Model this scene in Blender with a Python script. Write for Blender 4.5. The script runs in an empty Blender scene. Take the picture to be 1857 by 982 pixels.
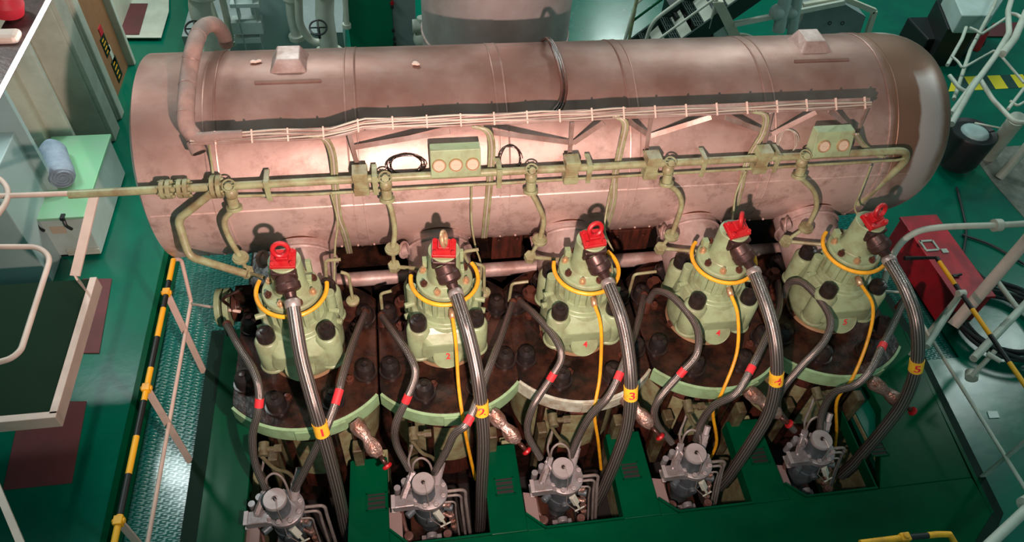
import bpy, bmesh, math, random
from mathutils import Vector, Matrix, Quaternion
random.seed(7)
D = bpy.data; SC = bpy.context.scene
COL = SC.collection
PI = math.pi
# ------------------------------------------------------------------ camera
F = 1331.0; CX, CY0 = 928.5, 491.0
def _n(v): return Vector(v).normalized()
_X = _n((10650-CX, -200-CY0, F))
_Z = -_n((828-CX, 1649-CY0, F)); _Z = (_Z-_X*_X.dot(_Z)).normalized()
_Y = _Z.cross(_X)
if _Y.z < 0: _Y = -_Y
CAM = Vector((0.78410, -3.21200, 3.47646))
def ray(px, py):
    p = Vector(((px-CX)/F, (py-CY0)/F, 1.0))
    return Vector((_X.dot(p), _Y.dot(p), _Z.dot(p))).normalized()
def az(px, py, z): r = ray(px, py); return CAM+r*((z-CAM.z)/r.z)
def ay(px, py, y): r = ray(px, py); return CAM+r*((y-CAM.y)/r.y)
def ax(px, py, x): r = ray(px, py); return CAM+r*((x-CAM.x)/r.x)
RCY, RCZ, RR = 1.269, -0.204, 0.74          # exhaust receiver axis and radius
def ac(px, py, R):                           # point at radius R about the receiver axis
    d = ray(px, py); oy, oz = CAM.y-RCY, CAM.z-RCZ
    a = d.y*d.y+d.z*d.z; b = oy*d.y+oz*d.z; c = oy*oy+oz*oz-R*R; q = b*b-a*c
    t = (-b-math.sqrt(max(q, 0)))/a
    return CAM+d*t
cd = D.cameras.new('camera'); cam = D.objects.new('camera', cd); COL.objects.link(cam)
cd.sensor_width = 36; cd.lens = F/1857*36; cd.clip_start = 0.02
right = Vector((_X.x, _Y.x, _Z.x)); up = -Vector((_X.y, _Y.y, _Z.y)); fw = Vector((_X.z, _Y.z, _Z.z))
m = Matrix((right, up, -fw)).transposed().to_4x4(); m.translation = CAM
cam.matrix_world = m
SC.camera = cam
# ------------------------------------------------------------------ light
SC.view_settings.view_transform = 'Standard'; SC.view_settings.look = 'None'
SC.view_settings.gamma = 1; SC.view_settings.use_curve_mapping = False
SC.view_settings.exposure = 0.0
w = D.worlds.new('world'); SC.world = w; w.use_nodes = True
w.node_tree.nodes['Background'].inputs[0].default_value = (0.30, 0.78, 0.74, 1)
w.node_tree.nodes['Background'].inputs[1].default_value = 0.16
def light(kind, name, loc, target, energy, color, size=0.1, spot=None, sy=None, blend=0.5):
    l = D.lights.new(name, kind); l.energy = energy; l.color = color
    if kind == 'AREA':
        l.size = size
        if sy: l.shape = 'RECTANGLE'; l.size_y = sy
    else: l.shadow_soft_size = size
    if spot: l.spot_size = math.radians(spot); l.spot_blend = blend
    o = D.objects.new(name, l); COL.objects.link(o); o.location = loc
    o.rotation_euler = (Vector(target)-Vector(loc)).to_track_quat('-Z', 'Y').to_euler()
    return o
light('SPOT', 'work_lamp', (1.06, -2.77, 2.05), (1.35, 0.75, 0.05), 1150, (1.0, 0.69, 0.60), 0.04, 104, blend=0.8)
light('AREA', 'ceiling_lamp', (-3.4, 2.9, 4.2), (-1.5, 1.2, -1.8), 150, (0.85, 1.0, 0.98), 0.4, sy=2.2)
light('AREA', 'ceiling_lamp', (11.1, 3.0, 4.2), (5.4, 0.4, -1.8), 75, (0.85, 1.0, 0.96), 0.6, sy=2.4)
light('SPOT', 'wall_fill_light', (0.8, 5.0, 3.4), (-2.5, 3.6, -0.4), 420, (1.0, 0.98, 0.90), 0.2, 58)  # added fill to brighten the left bulkhead, not a lamp of the room
light('AREA', 'ceiling_lamp', (7.0, 14.7, 4.4), (5.0, 6.6, -1.8), 90, (0.85, 1.0, 0.95), 1.2, sy=0.6)
light('AREA', 'ceiling_lamp', (6.0, 6.6, 4.6), (4.2, 4.6, -1.8), 220, (0.85, 1.0, 0.95), 2.5, sy=0.5)
light('AREA', 'ceiling_lamp', (-0.6, 6.6, 4.6), (-0.2, 4.6, -1.8), 230, (0.9, 1.0, 0.95), 2.0, sy=0.5)
light('AREA', 'ceiling_lamp', (3.4, -4.6, 4.6), (2.2, 0.3, -1.2), 55, (0.95, 1.0, 0.95), 2.2, sy=0.4)

# ------------------------------------------------------------------ materials
def mat(name, base, rough=0.5, metal=0.0, dirt=None, amount=0.5, scale=4.0, bump=0.0, bscale=40.0, spread=0.12, spec=0.5, coat=0.0, emit=None, stretch=(1,1,1), fine=True):
    m = D.materials.new(name); m.use_nodes = True; nt = m.node_tree; N = nt.nodes; L = nt.links
    b = N['Principled BSDF']
    b.inputs['Base Color'].default_value = (*base, 1); b.inputs['Roughness'].default_value = rough
    b.inputs['Metallic'].default_value = metal; b.inputs['Specular IOR Level'].default_value = spec
    b.inputs['Coat Weight'].default_value = coat; b.inputs['Coat Roughness'].default_value = 0.12
    if emit: b.inputs['Emission Color'].default_value = (*emit[0], 1); b.inputs['Emission Strength'].default_value = emit[1]
    tc = N.new('ShaderNodeTexCoord'); mp = N.new('ShaderNodeMapping'); mp.inputs['Scale'].default_value = stretch
    L.new(tc.outputs['Object'], mp.inputs[0])
    if dirt:
        no = N.new('ShaderNodeTexNoise'); no.inputs['Scale'].default_value = scale; no.inputs['Detail'].default_value = 7; no.inputs['Roughness'].default_value = 0.65
        L.new(mp.outputs[0], no.inputs['Vector'])
        cr = N.new('ShaderNodeValToRGB'); cr.color_ramp.elements[0].position = 1-amount-spread if amount < 1 else 0
        c = 0.62-amount*0.24
        cr.color_ramp.elements[0].position = max(0, c-spread); cr.color_ramp.elements[1].position = min(1, c+spread)
        cr.color_ramp.elements[0].color = (0, 0, 0, 1); cr.color_ramp.elements[1].color = (1, 1, 1, 1)
        L.new(no.outputs['Fac'], cr.inputs[0])
        mx = N.new('ShaderNodeMix'); mx.data_type = 'RGBA'
        mx.inputs[6].default_value = (*base, 1); mx.inputs[7].default_value = (*dirt, 1)
        L.new(cr.outputs[0], mx.inputs[0]); L.new(mx.outputs[2], b.inputs['Base Color'])
        mr = N.new('ShaderNodeMapRange'); mr.inputs[3].default_value = rough-0.06; mr.inputs[4].default_value = min(1, rough+0.15)
        L.new(no.outputs['Fac'], mr.inputs[0]); L.new(mr.outputs[0], b.inputs['Roughness'])
    if bump:
        n2 = N.new('ShaderNodeTexNoise'); n2.inputs['Scale'].default_value = bscale; n2.inputs['Detail'].default_value = 4
        L.new(mp.outputs[0], n2.inputs['Vector'])
        bp = N.new('ShaderNodeBump'); bp.inputs['Strength'].default_value = bump; bp.inputs['Distance'].default_value = 0.01
        L.new(n2.outputs['Fac'], bp.inputs['Height']); L.new(bp.outputs[0], b.inputs['Normal'])
    return m
M = {}
M['deck'] = mat('deck_green', (0.0, 0.14, 0.082), 0.2, 0, (0.0, 0.105, 0.07), 0.5, 1.5, 0.22, 4, coat=0.1)
M['slab'] = mat('platform_green', (0.0, 0.070, 0.027), 0.20, 0, (0.0, 0.056, 0.023), 0.5, 1.6, 0.08, 5, spec=0.08)
M['pale'] = mat('pale_green_paint', (0.28, 0.37, 0.21), 0.34, 0, (0.21, 0.23, 0.13), 0.22, 8, 0.15, 20)
M['pipe'] = mat('olive_cream_paint', (0.30, 0.335, 0.185), 0.38, 0, (0.21, 0.165, 0.085), 0.45, 9, 0.1, 25)
M['mint'] = mat('mint_paint', (0.21, 0.50, 0.28), 0.45, 0, (0.24, 0.46, 0.30), 0.5, 3)
M['cream'] = mat('cream_paint', (0.62, 0.60, 0.48), 0.45, 0, (0.50, 0.50, 0.40), 0.5, 2.5)
M['offwhite'] = mat('white_paint', (0.55, 0.58, 0.50), 0.42, 0, (0.43, 0.45, 0.38), 0.4, 3)
M['whitepink'] = mat('warm_white_paint', (0.70, 0.52, 0.44), 0.45, 0, (0.60, 0.45, 0.38), 0.5, 5)
M['greywhite'] = mat('grey_white_paint', (0.50, 0.60, 0.58), 0.4, 0, (0.42, 0.5, 0.46), 0.5, 3)
M['bluegrey'] = mat('blue_grey_paint', (0.33, 0.46, 0.45), 0.4, 0, (0.38, 0.5, 0.5), 0.5, 2)
M['grey'] = mat('grey_paint', (0.20, 0.25, 0.25), 0.5, 0, (0.26, 0.3, 0.3), 0.5, 3)
M['red'] = mat('red_paint', (0.38, 0.004, 0.010), 0.38, 0, (0.42, 0.02, 0.02), 0.4, 12)
M['redbox'] = mat('dark_red_paint', (0.50, 0.010, 0.025), 0.45, 0, (0.27, 0.01, 0.02), 0.4, 3)
M['redband'] = mat('red_tape', (0.66, 0.03, 0.04), 0.5)
M['yellow'] = mat('yellow_paint', (0.86, 0.42, 0.015), 0.42, 0, (0.60, 0.28, 0.02), 0.35, 12)
M['ytape'] = mat('yellow_tape', (0.86, 0.50, 0.03), 0.5, 0, (0.7, 0.36, 0.03), 0.3, 14)
M['black'] = mat('black_paint', (0.012, 0.013, 0.014), 0.45)
M['rubber'] = mat('black_rubber', (0.02, 0.022, 0.022), 0.4)
M['dark'] = mat('dark_void_steel', (0.012, 0.010, 0.009), 0.7)
M['nut'] = mat('dark_nut_steel', (0.018, 0.016, 0.017), 0.26, 0.3, (0.035, 0.022, 0.018), 0.5, 12)
M['rust'] = mat('oily_rust_brown', (0.035, 0.015, 0.011), 0.30, 0.15, (0.13, 0.04, 0.024), 0.42, 5, 0.3, 18, spread=0.15)
M['rustdark'] = mat('greasy_dark_brown', (0.010, 0.006, 0.005), 0.22, 0.0, (0.050, 0.018, 0.010), 0.36, 4.5, 0.35, 16, spread=0.10, spec=0.4)
M['jacket'] = mat('red_brown_jacket', (0.11, 0.028, 0.018), 0.35, 0.1, (0.035, 0.015, 0.01), 0.5, 5, 0.2, 15, stretch=(4,4,0.8))
M['brownsteel'] = mat('brown_bronze_block', (0.085, 0.045, 0.040), 0.35, 0.5, (0.04, 0.02, 0.018), 0.5, 10, 0.2, 30)
M['mat_red'] = mat('maroon_rubber_mat', (0.135, 0.030, 0.036), 0.65, 0, (0.10, 0.03, 0.03), 0.5, 3)
M['brownpanel'] = mat('brown_panel', (0.30, 0.135, 0.06), 0.5, 0, (0.24, 0.11, 0.05), 0.5, 3)
M['foil'] = mat('crumpled_foil_wrap', (0.50, 0.36, 0.32), 0.33, 0.7, (0.26, 0.12, 0.08), 0.5, 12, 1.0, 45)
M['pumpgrey'] = mat('grey_pump_casting', (0.29, 0.29, 0.305), 0.38, 0.35, (0.21, 0.17, 0.165), 0.42, 10, 0.2, 30)
M['pumpblue'] = mat('dark_blue_grey_casting', (0.12, 0.155, 0.175), 0.4, 0.3, (0.08, 0.09, 0.10), 0.5, 10, 0.2, 30)
M['pumppink'] = mat('light_grey_cap', (0.42, 0.385, 0.39), 0.42, 0.3, (0.34, 0.30, 0.30), 0.4, 10)
M['steelpipe'] = mat('satin_steel_pipe', (0.50, 0.45, 0.43), 0.36, 0.6, (0.3, 0.24, 0.22), 0.4, 8)
M['cablewrap'] = mat('grey_pink_lagging', (0.34, 0.21, 0.18), 0.6, 0, (0.22, 0.15, 0.13), 0.5, 6, 0.5, 14)
M['cable'] = mat('grey_armoured_cable', (0.46, 0.40, 0.33), 0.45, 0.2)
M['tray'] = mat('aluminium_tray', (0.40, 0.30, 0.27), 0.45, 0.4, (0.28, 0.17, 0.14), 0.5, 6)
M['brass'] = mat('brass', (0.60, 0.38, 0.22), 0.35, 0.6)
M['gauge'] = mat('gauge_face', (0.50, 0.40, 0.30), 0.5)
M['fabric'] = mat('blue_grey_cloth', (0.27, 0.34, 0.42), 0.9, 0, (0.20, 0.25, 0.32), 0.5, 8, 0.8, 18)
M['grating'] = mat('black_grating', (0.015, 0.035, 0.03), 0.5)
M['dkgreen'] = mat('dark_green_rubber_plate', (0.008, 0.024, 0.012), 0.85, spec=0.15)
M['cabgreen'] = mat('cabinet_green', (0.0, 0.17, 0.085), 0.35, 0, (0.0, 0.14, 0.07), 0.5, 2)
M['paper'] = mat('paper_white', (0.75, 0.8, 0.78), 0.7)
M['tube_light'] = mat('lit_tube', (1, 1, 1), 0.4, emit=((1.0, 0.97, 0.95), 6.0))
M['concrete'] = mat('stained_concrete', (0.22, 0.23, 0.20), 0.7, 0, (0.10, 0.11, 0.09), 0.5, 4)
M['silver'] = mat('silver_cladding', (0.50, 0.46, 0.46), 0.34, 0.5, (0.40, 0.33, 0.32), 0.5, 2.0, 0.2, 8)
M['olive'] = mat('dirty_olive', (0.13, 0.13, 0.07), 0.4, 0, (0.06, 0.04, 0.02), 0.5, 8)
M['gutter_and_edge'] = mat('dark_gutter_and_edge', (0.002, 0.018, 0.010), 0.6, spec=0.15)
M['duct'] = mat('pinkish_duct_cladding', (0.48, 0.38, 0.355), 0.42, 0.25, (0.30, 0.19, 0.165), 0.45, 5, 0.35, 14)

def m_receiver():
    m = mat('receiver_cladding', (0.74, 0.56, 0.51), 0.42, 0.5, (0.60, 0.42, 0.37), 0.5, 2.6, 0.3, 7, spread=0.14, stretch=(0.5, 1, 1))
    nt = m.node_tree; N = nt.nodes; L = nt.links; b = N['Principled BSDF']
    base = b.inputs['Base Color'].links[0].from_socket
    tc = N.new('ShaderNodeTexCoord'); sx = N.new('ShaderNodeSeparateXYZ'); L.new(tc.outputs['Object'], sx.inputs[0])
    # oily brown film over the crown of the drum: object Z above the shoulder, ragged edge
    no = N.new('ShaderNodeTexNoise'); no.inputs['Scale'].default_value = 3.0; no.inputs['Detail'].default_value = 8; L.new(tc.outputs['Object'], no.inputs['Vector'])
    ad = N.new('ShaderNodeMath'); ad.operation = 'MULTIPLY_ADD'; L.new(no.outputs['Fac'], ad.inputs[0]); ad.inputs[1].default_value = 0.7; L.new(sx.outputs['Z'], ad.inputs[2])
    mr = N.new('ShaderNodeMapRange'); mr.inputs[1].default_value = 1.12; mr.inputs[2].default_value = 1.85; L.new(ad.outputs[0], mr.inputs[0])
    mx = N.new('ShaderNodeMix'); mx.data_type = 'RGBA'; L.new(mr.outputs[0], mx.inputs[0]); L.new(base, mx.inputs[6]); mx.inputs[7].default_value = (0.25, 0.125, 0.098, 1)
    # dark streaks
    n3 = N.new('ShaderNodeTexNoise'); n3.inputs['Scale'].default_value = 5; n3.inputs['Detail'].default_value = 9; n3.inputs['Roughness'].default_value = 0.75; L.new(tc.outputs['Object'], n3.inputs['Vector'])
    c3 = N.new('ShaderNodeValToRGB'); c3.color_ramp.elements[0].position = 0.50; c3.color_ramp.elements[1].position = 0.72; L.new(n3.outputs['Fac'], c3.inputs[0])
    m3 = N.new('ShaderNodeMix'); m3.data_type = 'RGBA'; L.new(c3.outputs[0], m3.inputs[0]); L.new(mx.outputs[2], m3.inputs[6]); m3.inputs[7].default_value = (0.27, 0.165, 0.14, 1)
    # rust-brown ring at the rounded right end, pale bare strip beside it
    ax_ = N.new('ShaderNodeMath'); ax_.operation = 'MULTIPLY_ADD'; L.new(no.outputs['Fac'], ax_.inputs[0]); ax_.inputs[1].default_value = 0.10; L.new(sx.outputs['X'], ax_.inputs[2])
    r1 = N.new('ShaderNodeMapRange'); r1.inputs[1].default_value = 2.635; r1.inputs[2].default_value = 2.655; L.new(ax_.outputs[0], r1.inputs[0])
    r2 = N.new('ShaderNodeMapRange'); r2.inputs[1].default_value = 2.88; r2.inputs[2].default_value = 2.81; L.new(ax_.outputs[0], r2.inputs[0])
    mu = N.new('ShaderNodeMath'); mu.operation = 'MULTIPLY'; L.new(r1.outputs[0], mu.inputs[0]); L.new(r2.outputs[0], mu.inputs[1])
    rz = N.new('ShaderNodeMapRange'); rz.inputs[1].default_value = 1.44; rz.inputs[2].default_value = 1.41; L.new(sx.outputs['Z'], rz.inputs[0])
    mu2 = N.new('ShaderNodeMath'); mu2.operation = 'MULTIPLY'; L.new(mu.outputs[0], mu2.inputs[0]); L.new(rz.outputs[0], mu2.inputs[1])
    m4 = N.new('ShaderNodeMix'); m4.data_type = 'RGBA'; L.new(mu2.outputs[0], m4.inputs[0]); e1 = N.new('ShaderNodeMapRange'); e1.inputs[1].default_value = 2.40; e1.inputs[2].default_value = 2.44; L.new(ax_.outputs[0], e1.inputs[0])
    e2 = N.new('ShaderNodeMapRange'); e2.inputs[1].default_value = 0.98; e2.inputs[2].default_value = 1.35; L.new(ad.outputs[0], e2.inputs[0])
    e3 = N.new('ShaderNodeMath'); e3.operation = 'MULTIPLY'; L.new(e1.outputs[0], e3.inputs[0]); L.new(e2.outputs[0], e3.inputs[1])
    m8 = N.new('ShaderNodeMix'); m8.data_type = 'RGBA'; L.new(e3.outputs[0], m8.inputs[0]); L.new(m3.outputs[2], m8.inputs[6]); m8.inputs[7].default_value = (0.22, 0.115, 0.075, 1)
    L.new(m8.outputs[2], m4.inputs[6]); m4.inputs[7].default_value = (0.50, 0.43, 0.41, 1)
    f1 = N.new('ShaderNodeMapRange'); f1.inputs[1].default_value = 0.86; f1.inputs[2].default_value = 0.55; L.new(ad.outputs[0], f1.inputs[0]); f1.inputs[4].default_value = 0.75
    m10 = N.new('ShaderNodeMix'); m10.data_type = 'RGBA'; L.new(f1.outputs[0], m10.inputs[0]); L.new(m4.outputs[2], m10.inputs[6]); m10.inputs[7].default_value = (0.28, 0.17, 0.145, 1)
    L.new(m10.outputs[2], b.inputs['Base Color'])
    return m
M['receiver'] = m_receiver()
def m_braid():
    m = D.materials.new('braided_steel'); m.use_nodes = True; nt = m.node_tree; N = nt.nodes; L = nt.links; b = N['Principled BSDF']
    b.inputs['Metallic'].default_value = 0.75; b.inputs['Roughness'].default_value = 0.27
    uv = N.new('ShaderNodeUVMap'); mp = N.new('ShaderNodeMapping'); mp.inputs['Scale'].default_value = (13, 150, 1); L.new(uv.outputs[0], mp.inputs[0])
    sep = N.new('ShaderNodeSeparateXYZ'); L.new(mp.outputs[0], sep.inputs[0])
    a = N.new('ShaderNodeMath'); a.operation = 'ADD'; L.new(sep.outputs[0], a.inputs[0]); L.new(sep.outputs[1], a.inputs[1])
    s = N.new('ShaderNodeMath'); s.operation = 'SUBTRACT'; L.new(sep.outputs[0], s.inputs[0]); L.new(sep.outputs[1], s.inputs[1])
    o = []
    for q in (a, s):
        k = N.new('ShaderNodeMath'); k.operation = 'MULTIPLY'; L.new(q.outputs[0], k.inputs[0]); k.inputs[1].default_value = 6.2832
        t = N.new('ShaderNodeMath'); t.operation = 'SINE'; L.new(k.outputs[0], t.inputs[0]); o.append(t)
    mx = N.new('ShaderNodeMath'); mx.operation = 'MAXIMUM'; L.new(o[0].outputs[0], mx.inputs[0]); L.new(o[1].outputs[0], mx.inputs[1])
    cr = N.new('ShaderNodeValToRGB'); cr.color_ramp.elements[0].position = 0.0; cr.color_ramp.elements[1].position = 0.9
    cr.color_ramp.elements[0].color = (0.10, 0.085, 0.08, 1); cr.color_ramp.elements[1].color = (0.50, 0.43, 0.40, 1)
    k = N.new('ShaderNodeMath'); k.operation = 'MULTIPLY'; s0 = N.new('ShaderNodeSeparateXYZ'); L.new(uv.outputs[0], s0.inputs[0]); L.new(s0.outputs[0], k.inputs[0]); k.inputs[1].default_value = 6.2832*15
    t = N.new('ShaderNodeMath'); t.operation = 'SINE'; L.new(k.outputs[0], t.inputs[0])
    mm = N.new('ShaderNodeMath'); mm.operation = 'MULTIPLY_ADD'; L.new(t.outputs[0], mm.inputs[0]); mm.inputs[1].default_value = 0.55
    m9 = N.new('ShaderNodeMath'); m9.operation = 'MULTIPLY'; L.new(mx.outputs[0], m9.inputs[0]); m9.inputs[1].default_value = 0.5; L.new(m9.outputs[0], mm.inputs[2]); mx = mm
    L.new(mx.outputs[0], cr.inputs[0]); L.new(cr.outputs[0], b.inputs['Base Color'])
    bp = N.new('ShaderNodeBump'); bp.inputs['Strength'].default_value = 0.5; bp.inputs['Distance'].default_value = 0.002
    L.new(mx.outputs[0], bp.inputs['Height']); L.new(bp.outputs[0], b.inputs['Normal'])
    return m
M['braid'] = m_braid()
def m_checker():
    m = mat('checker_plate', (0.0, 0.14, 0.115), 0.2, 0.0, (0.0, 0.12, 0.09), 0.5, 2.0, coat=0.4)
    nt = m.node_tree; N = nt.nodes; L = nt.links; b = N['Principled BSDF']
    tc = N.new('ShaderNodeTexCoord'); hs = []
    for ang, off in ((0.785, 0.0), (-0.785, 0.5)):
        mp = N.new('ShaderNodeMapping'); mp.inputs['Rotation'].default_value = (0, 0, ang); mp.inputs['Scale'].default_value = (11, 26, 1); mp.inputs['Location'].default_value = (off, off*0.7, 0)
        L.new(tc.outputs['Object'], mp.inputs[0])
        fr = N.new('ShaderNodeVectorMath'); fr.operation = 'FRACTION'; L.new(mp.outputs[0], fr.inputs[0])
        sb = N.new('ShaderNodeVectorMath'); sb.operation = 'SUBTRACT'; L.new(fr.outputs[0], sb.inputs[0]); sb.inputs[1].default_value = (0.5, 0.5, 0)
        sc = N.new('ShaderNodeVectorMath'); sc.operation = 'MULTIPLY'; L.new(sb.outputs[0], sc.inputs[0]); sc.inputs[1].default_value = (1, 1, 0)
        ln = N.new('ShaderNodeVectorMath'); ln.operation = 'LENGTH'; L.new(sc.outputs[0], ln.inputs[0])
        mr = N.new('ShaderNodeMapRange'); mr.inputs[1].default_value = 0.36; mr.inputs[2].default_value = 0.15; L.new(ln.outputs['Value'], mr.inputs[0]); hs.append(mr)
    mx = N.new('ShaderNodeMath'); mx.operation = 'MAXIMUM'; L.new(hs[0].outputs[0], mx.inputs[0]); L.new(hs[1].outputs[0], mx.inputs[1])
    bp = N.new('ShaderNodeBump'); bp.inputs['Strength'].default_value = 0.9; bp.inputs['Distance'].default_value = 0.012
    L.new(mx.outputs[0], bp.inputs['Height']); L.new(bp.outputs[0], b.inputs['Normal'])
    return m
M['checker'] = m_checker()
def m_stripe(name, c1, c2, axis, period, duty=0.5, skew=0.0):
    m = mat(name, c1, 0.45); nt = m.node_tree; N = nt.nodes; L = nt.links; b = N['Principled BSDF']
    tc = N.new('ShaderNodeTexCoord'); sx = N.new('ShaderNodeSeparateXYZ'); L.new(tc.outputs['Object'], sx.inputs[0])
    k = N.new('ShaderNodeMath'); k.operation = 'MULTIPLY_ADD'; L.new(sx.outputs['XY'.replace(axis, '')], k.inputs[0]); k.inputs[1].default_value = skew; L.new(sx.outputs[axis], k.inputs[2])
    d = N.new('ShaderNodeMath'); d.operation = 'DIVIDE'; L.new(k.outputs[0], d.inputs[0]); d.inputs[1].default_value = period
    fr = N.new('ShaderNodeMath'); fr.operation = 'FRACT'; L.new(d.outputs[0], fr.inputs[0])
    g = N.new('ShaderNodeMath'); g.operation = 'GREATER_THAN'; L.new(fr.outputs[0], g.inputs[0]); g.inputs[1].default_value = duty
    mx = N.new('ShaderNodeMix'); mx.data_type = 'RGBA'; L.new(g.outputs[0], mx.inputs[0]); mx.inputs[6].default_value = (*c1, 1); mx.inputs[7].default_value = (*c2, 1)
    L.new(mx.outputs[2], b.inputs['Base Color']); return m
M['yb'] = m_stripe('yellow_black_rail', (0.86, 0.42, 0.015), (0.012, 0.012, 0.012), 'Y', 0.50, 0.5)
M['hazard'] = m_stripe('hazard_stripe', (0.80, 0.66, 0.03), (0.02, 0.06, 0.05), 'X', 0.34, 0.55, -0.2)

# ------------------------------------------------------------------ mesh helpers
def catmull(P, n=6):
    P = [Vector(p) for p in P]
    if len(P) < 3: return P
    out = []
    Q = [P[0]*2-P[1]]+P+[P[-1]*2-P[-2]]
    for i in range(1, len(Q)-2):
        a, b, c, d = Q[i-1:i+3]
        for k in range(n):
            t = k/n
            out.append(0.5*((2*b)+(c-a)*t+(2*a-5*b+4*c-d)*t*t+(3*b-a-3*c+d)*t**3))
    out.append(P[-1]); return out
def fillet(P, r, n=5):
    P = [Vector(p) for p in P]; out = [P[0]]
    for i in range(1, len(P)-1):
        a, b, c = P[i-1:i+2]; u = (a-b); v = (c-b)
        k = min(r, u.length*0.45, v.length*0.45); u.normalize(); v.normalize()
        s, e = b+u*k, b+v*k
        for j in range(n+1):
            t = j/n; out.append(s*(1-t)**2+b*2*t*(1-t)+e*t*t)
    out.append(P[-1]); return out
class B:
    def __init__(s): s.bm = bmesh.new(); s.uv = s.bm.loops.layers.uv.new('UVMap')
    def box(s, c, d, rot=None):
        r = bmesh.ops.create_cube(s.bm, size=1)
        mt = Matrix.Translation(Vector(c)) @ (rot.to_matrix().to_4x4() if rot is not None else Matrix()) @ Matrix.Diagonal((*d, 1))
        bmesh.ops.transform(s.bm, matrix=mt, verts=r['verts']); return s
    def bb(s, a, b):
        a = Vector(a); b = Vector(b); return s.box((a+b)/2, [abs(x) for x in (b-a)])
    def bar(s, p, q, wd, th, up=(0, 0, 1)):       # flat bar from p to q, wide wd, thick th along up
        p = Vector(p); q = Vector(q); x = (q-p); l = x.length; x.normalize(); u = Vector(up); y = u.cross(x)
        if y.length < 1e-4: y = Vector((0, 1, 0)).cross(x)
        y.normalize(); z = x.cross(y)
        rt = Matrix((x, y, z)).transposed().to_4x4()
        r = bmesh.ops.create_cube(s.bm, size=1)
        bmesh.ops.transform(s.bm, matrix=Matrix.Translation((p+q)/2) @ rt @ Matrix.Diagonal((l, wd, th, 1)), verts=r['verts']); return s
    def tube(s, P, r, seg=12, rs=None, cap=True):
        P = [Vector(p) for p in P]; n = len(P); rings = []
        T = [(P[min(i+1, n-1)]-P[max(i-1, 0)]).normalized() for i in range(n)]
        u = T[0].orthogonal().normalized(); ls = [0.0]
        for i in range(1, n): ls.append(ls[-1]+(P[i]-P[i-1]).length)
        for i in range(n):
            if i: u = (T[i-1].rotation_difference(T[i]) @ u); u = (u-T[i]*u.dot(T[i])).normalized()
            v = T[i].cross(u); rad = rs[i] if rs else r
            rings.append([s.bm.verts.new(P[i]+(u*math.cos(2*PI*k/seg)+v*math.sin(2*PI*k/seg))*rad) for k in range(seg)])
        for i in range(n-1):
            for k in range(seg):
                f = s.bm.faces.new((rings[i][k], rings[i][(k+1) % seg], rings[i+1][(k+1) % seg], rings[i+1][k]))
                f.smooth = True
                for lp, (a, b2) in zip(f.loops, ((k, i), (k+1, i), (k+1, i+1), (k, i+1))): lp[s.uv].uv = (a/seg, ls[b2])
        if cap:
            s.bm.faces.new(rings[0][::-1]); s.bm.faces.new(rings[-1])
        return s
    def cyl(s, p, q, r, r2=None, seg=20): return s.tube([p, q], r, seg, [r, r if r2 is None else r2])
    def lathe(s, prof, o=(0, 0, 0), axis=(0, 0, 1), seg=28, sx=1, sy=1):
        o = Vector(o); q = Vector((0, 0, 1)).rotation_difference(Vector(axis).normalized()); rings = []
        for (r, z) in prof:
            rings.append([s.bm.verts.new(o+q @ Vector((max(r, 1e-4)*math.cos(2*PI*k/seg)*sx, max(r, 1e-4)*math.sin(2*PI*k/seg)*sy, z))) for k in range(seg)])
        for i in range(len(rings)-1):
            for k in range(seg):
                f = s.bm.faces.new((rings[i][k], rings[i][(k+1) % seg], rings[i+1][(k+1) % seg], rings[i+1][k])); f.smooth = True
        s.bm.faces.new(rings[0][::-1]); s.bm.faces.new(rings[-1]); return s
    def prism(s, poly, z0, z1):
        a = [s.bm.verts.new((x, y, z0)) for x, y in poly]; b = [s.bm.verts.new((x, y, z1)) for x, y in poly]; n = len(poly)
        s.bm.faces.new(a[::-1]); s.bm.faces.new(b)
        for i in range(n): s.bm.faces.new((a[i], a[(i+1) % n], b[(i+1) % n], b[i]))
        return s
    def hull(s, pts):
        vs = [s.bm.verts.new(p) for p in pts]; bmesh.ops.convex_hull(s.bm, input=vs); return s
    def torus(s, c, R, r, axis=(0, 0, 1), a0=0, a1=2*PI, n=28, seg=8):
        q = Vector((0, 0, 1)).rotation_difference(Vector(axis).normalized()); c = Vector(c)
        full = abs(a1-a0-2*PI) < 1e-4
        P = [c+q @ Vector((R*math.cos(a0+(a1-a0)*i/n), R*math.sin(a0+(a1-a0)*i/n), 0)) for i in range(n+1)]
        return s.tube(P, r, seg, cap=not full)
    def ball(s, c, r, sc=(1, 1, 1)):
        rr = bmesh.ops.create_uvsphere(s.bm, u_segments=16, v_segments=10, radius=r)
        bmesh.ops.transform(s.bm, matrix=Matrix.Translation(Vector(c)) @ Matrix.Diagonal((*sc, 1)), verts=rr['verts'])
        for v in rr['verts']:
            for f in v.link_faces: f.smooth = True
        return s
    def hexa(s, p, q, r): return s.cyl(p, q, r, seg=6)
    def build(s, name, m, parent=None, bevel=0.0, kind=None, seg=2, loc=None):
        bmesh.ops.recalc_face_normals(s.bm, faces=s.bm.faces)
        for e in s.bm.edges:
            if len(e.link_faces) == 2 and e.calc_face_angle(0) > 0.6: e.smooth = False
        me = D.meshes.new(name)
        vs = [v.co for v in s.bm.verts]
        mn = Vector([min(v[i] for v in vs) for i in range(3)]); mx = Vector([max(v[i] for v in vs) for i in range(3)])
        if parent is None:
            org = Vector(loc) if loc is not None else Vector(((mn.x+mx.x)/2, (mn.y+mx.y)/2, mn.z))
        else:
            org = Vector((0, 0, 0)); pp = parent
            while pp is not None: org = org+Vector(pp.location); pp = pp.parent
        for v in s.bm.verts: v.co -= org
        s.bm.to_mesh(me); s.bm.free(); me.materials.append(M[m] if isinstance(m, str) else m)
        o = D.objects.new(name, me); COL.objects.link(o)
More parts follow.
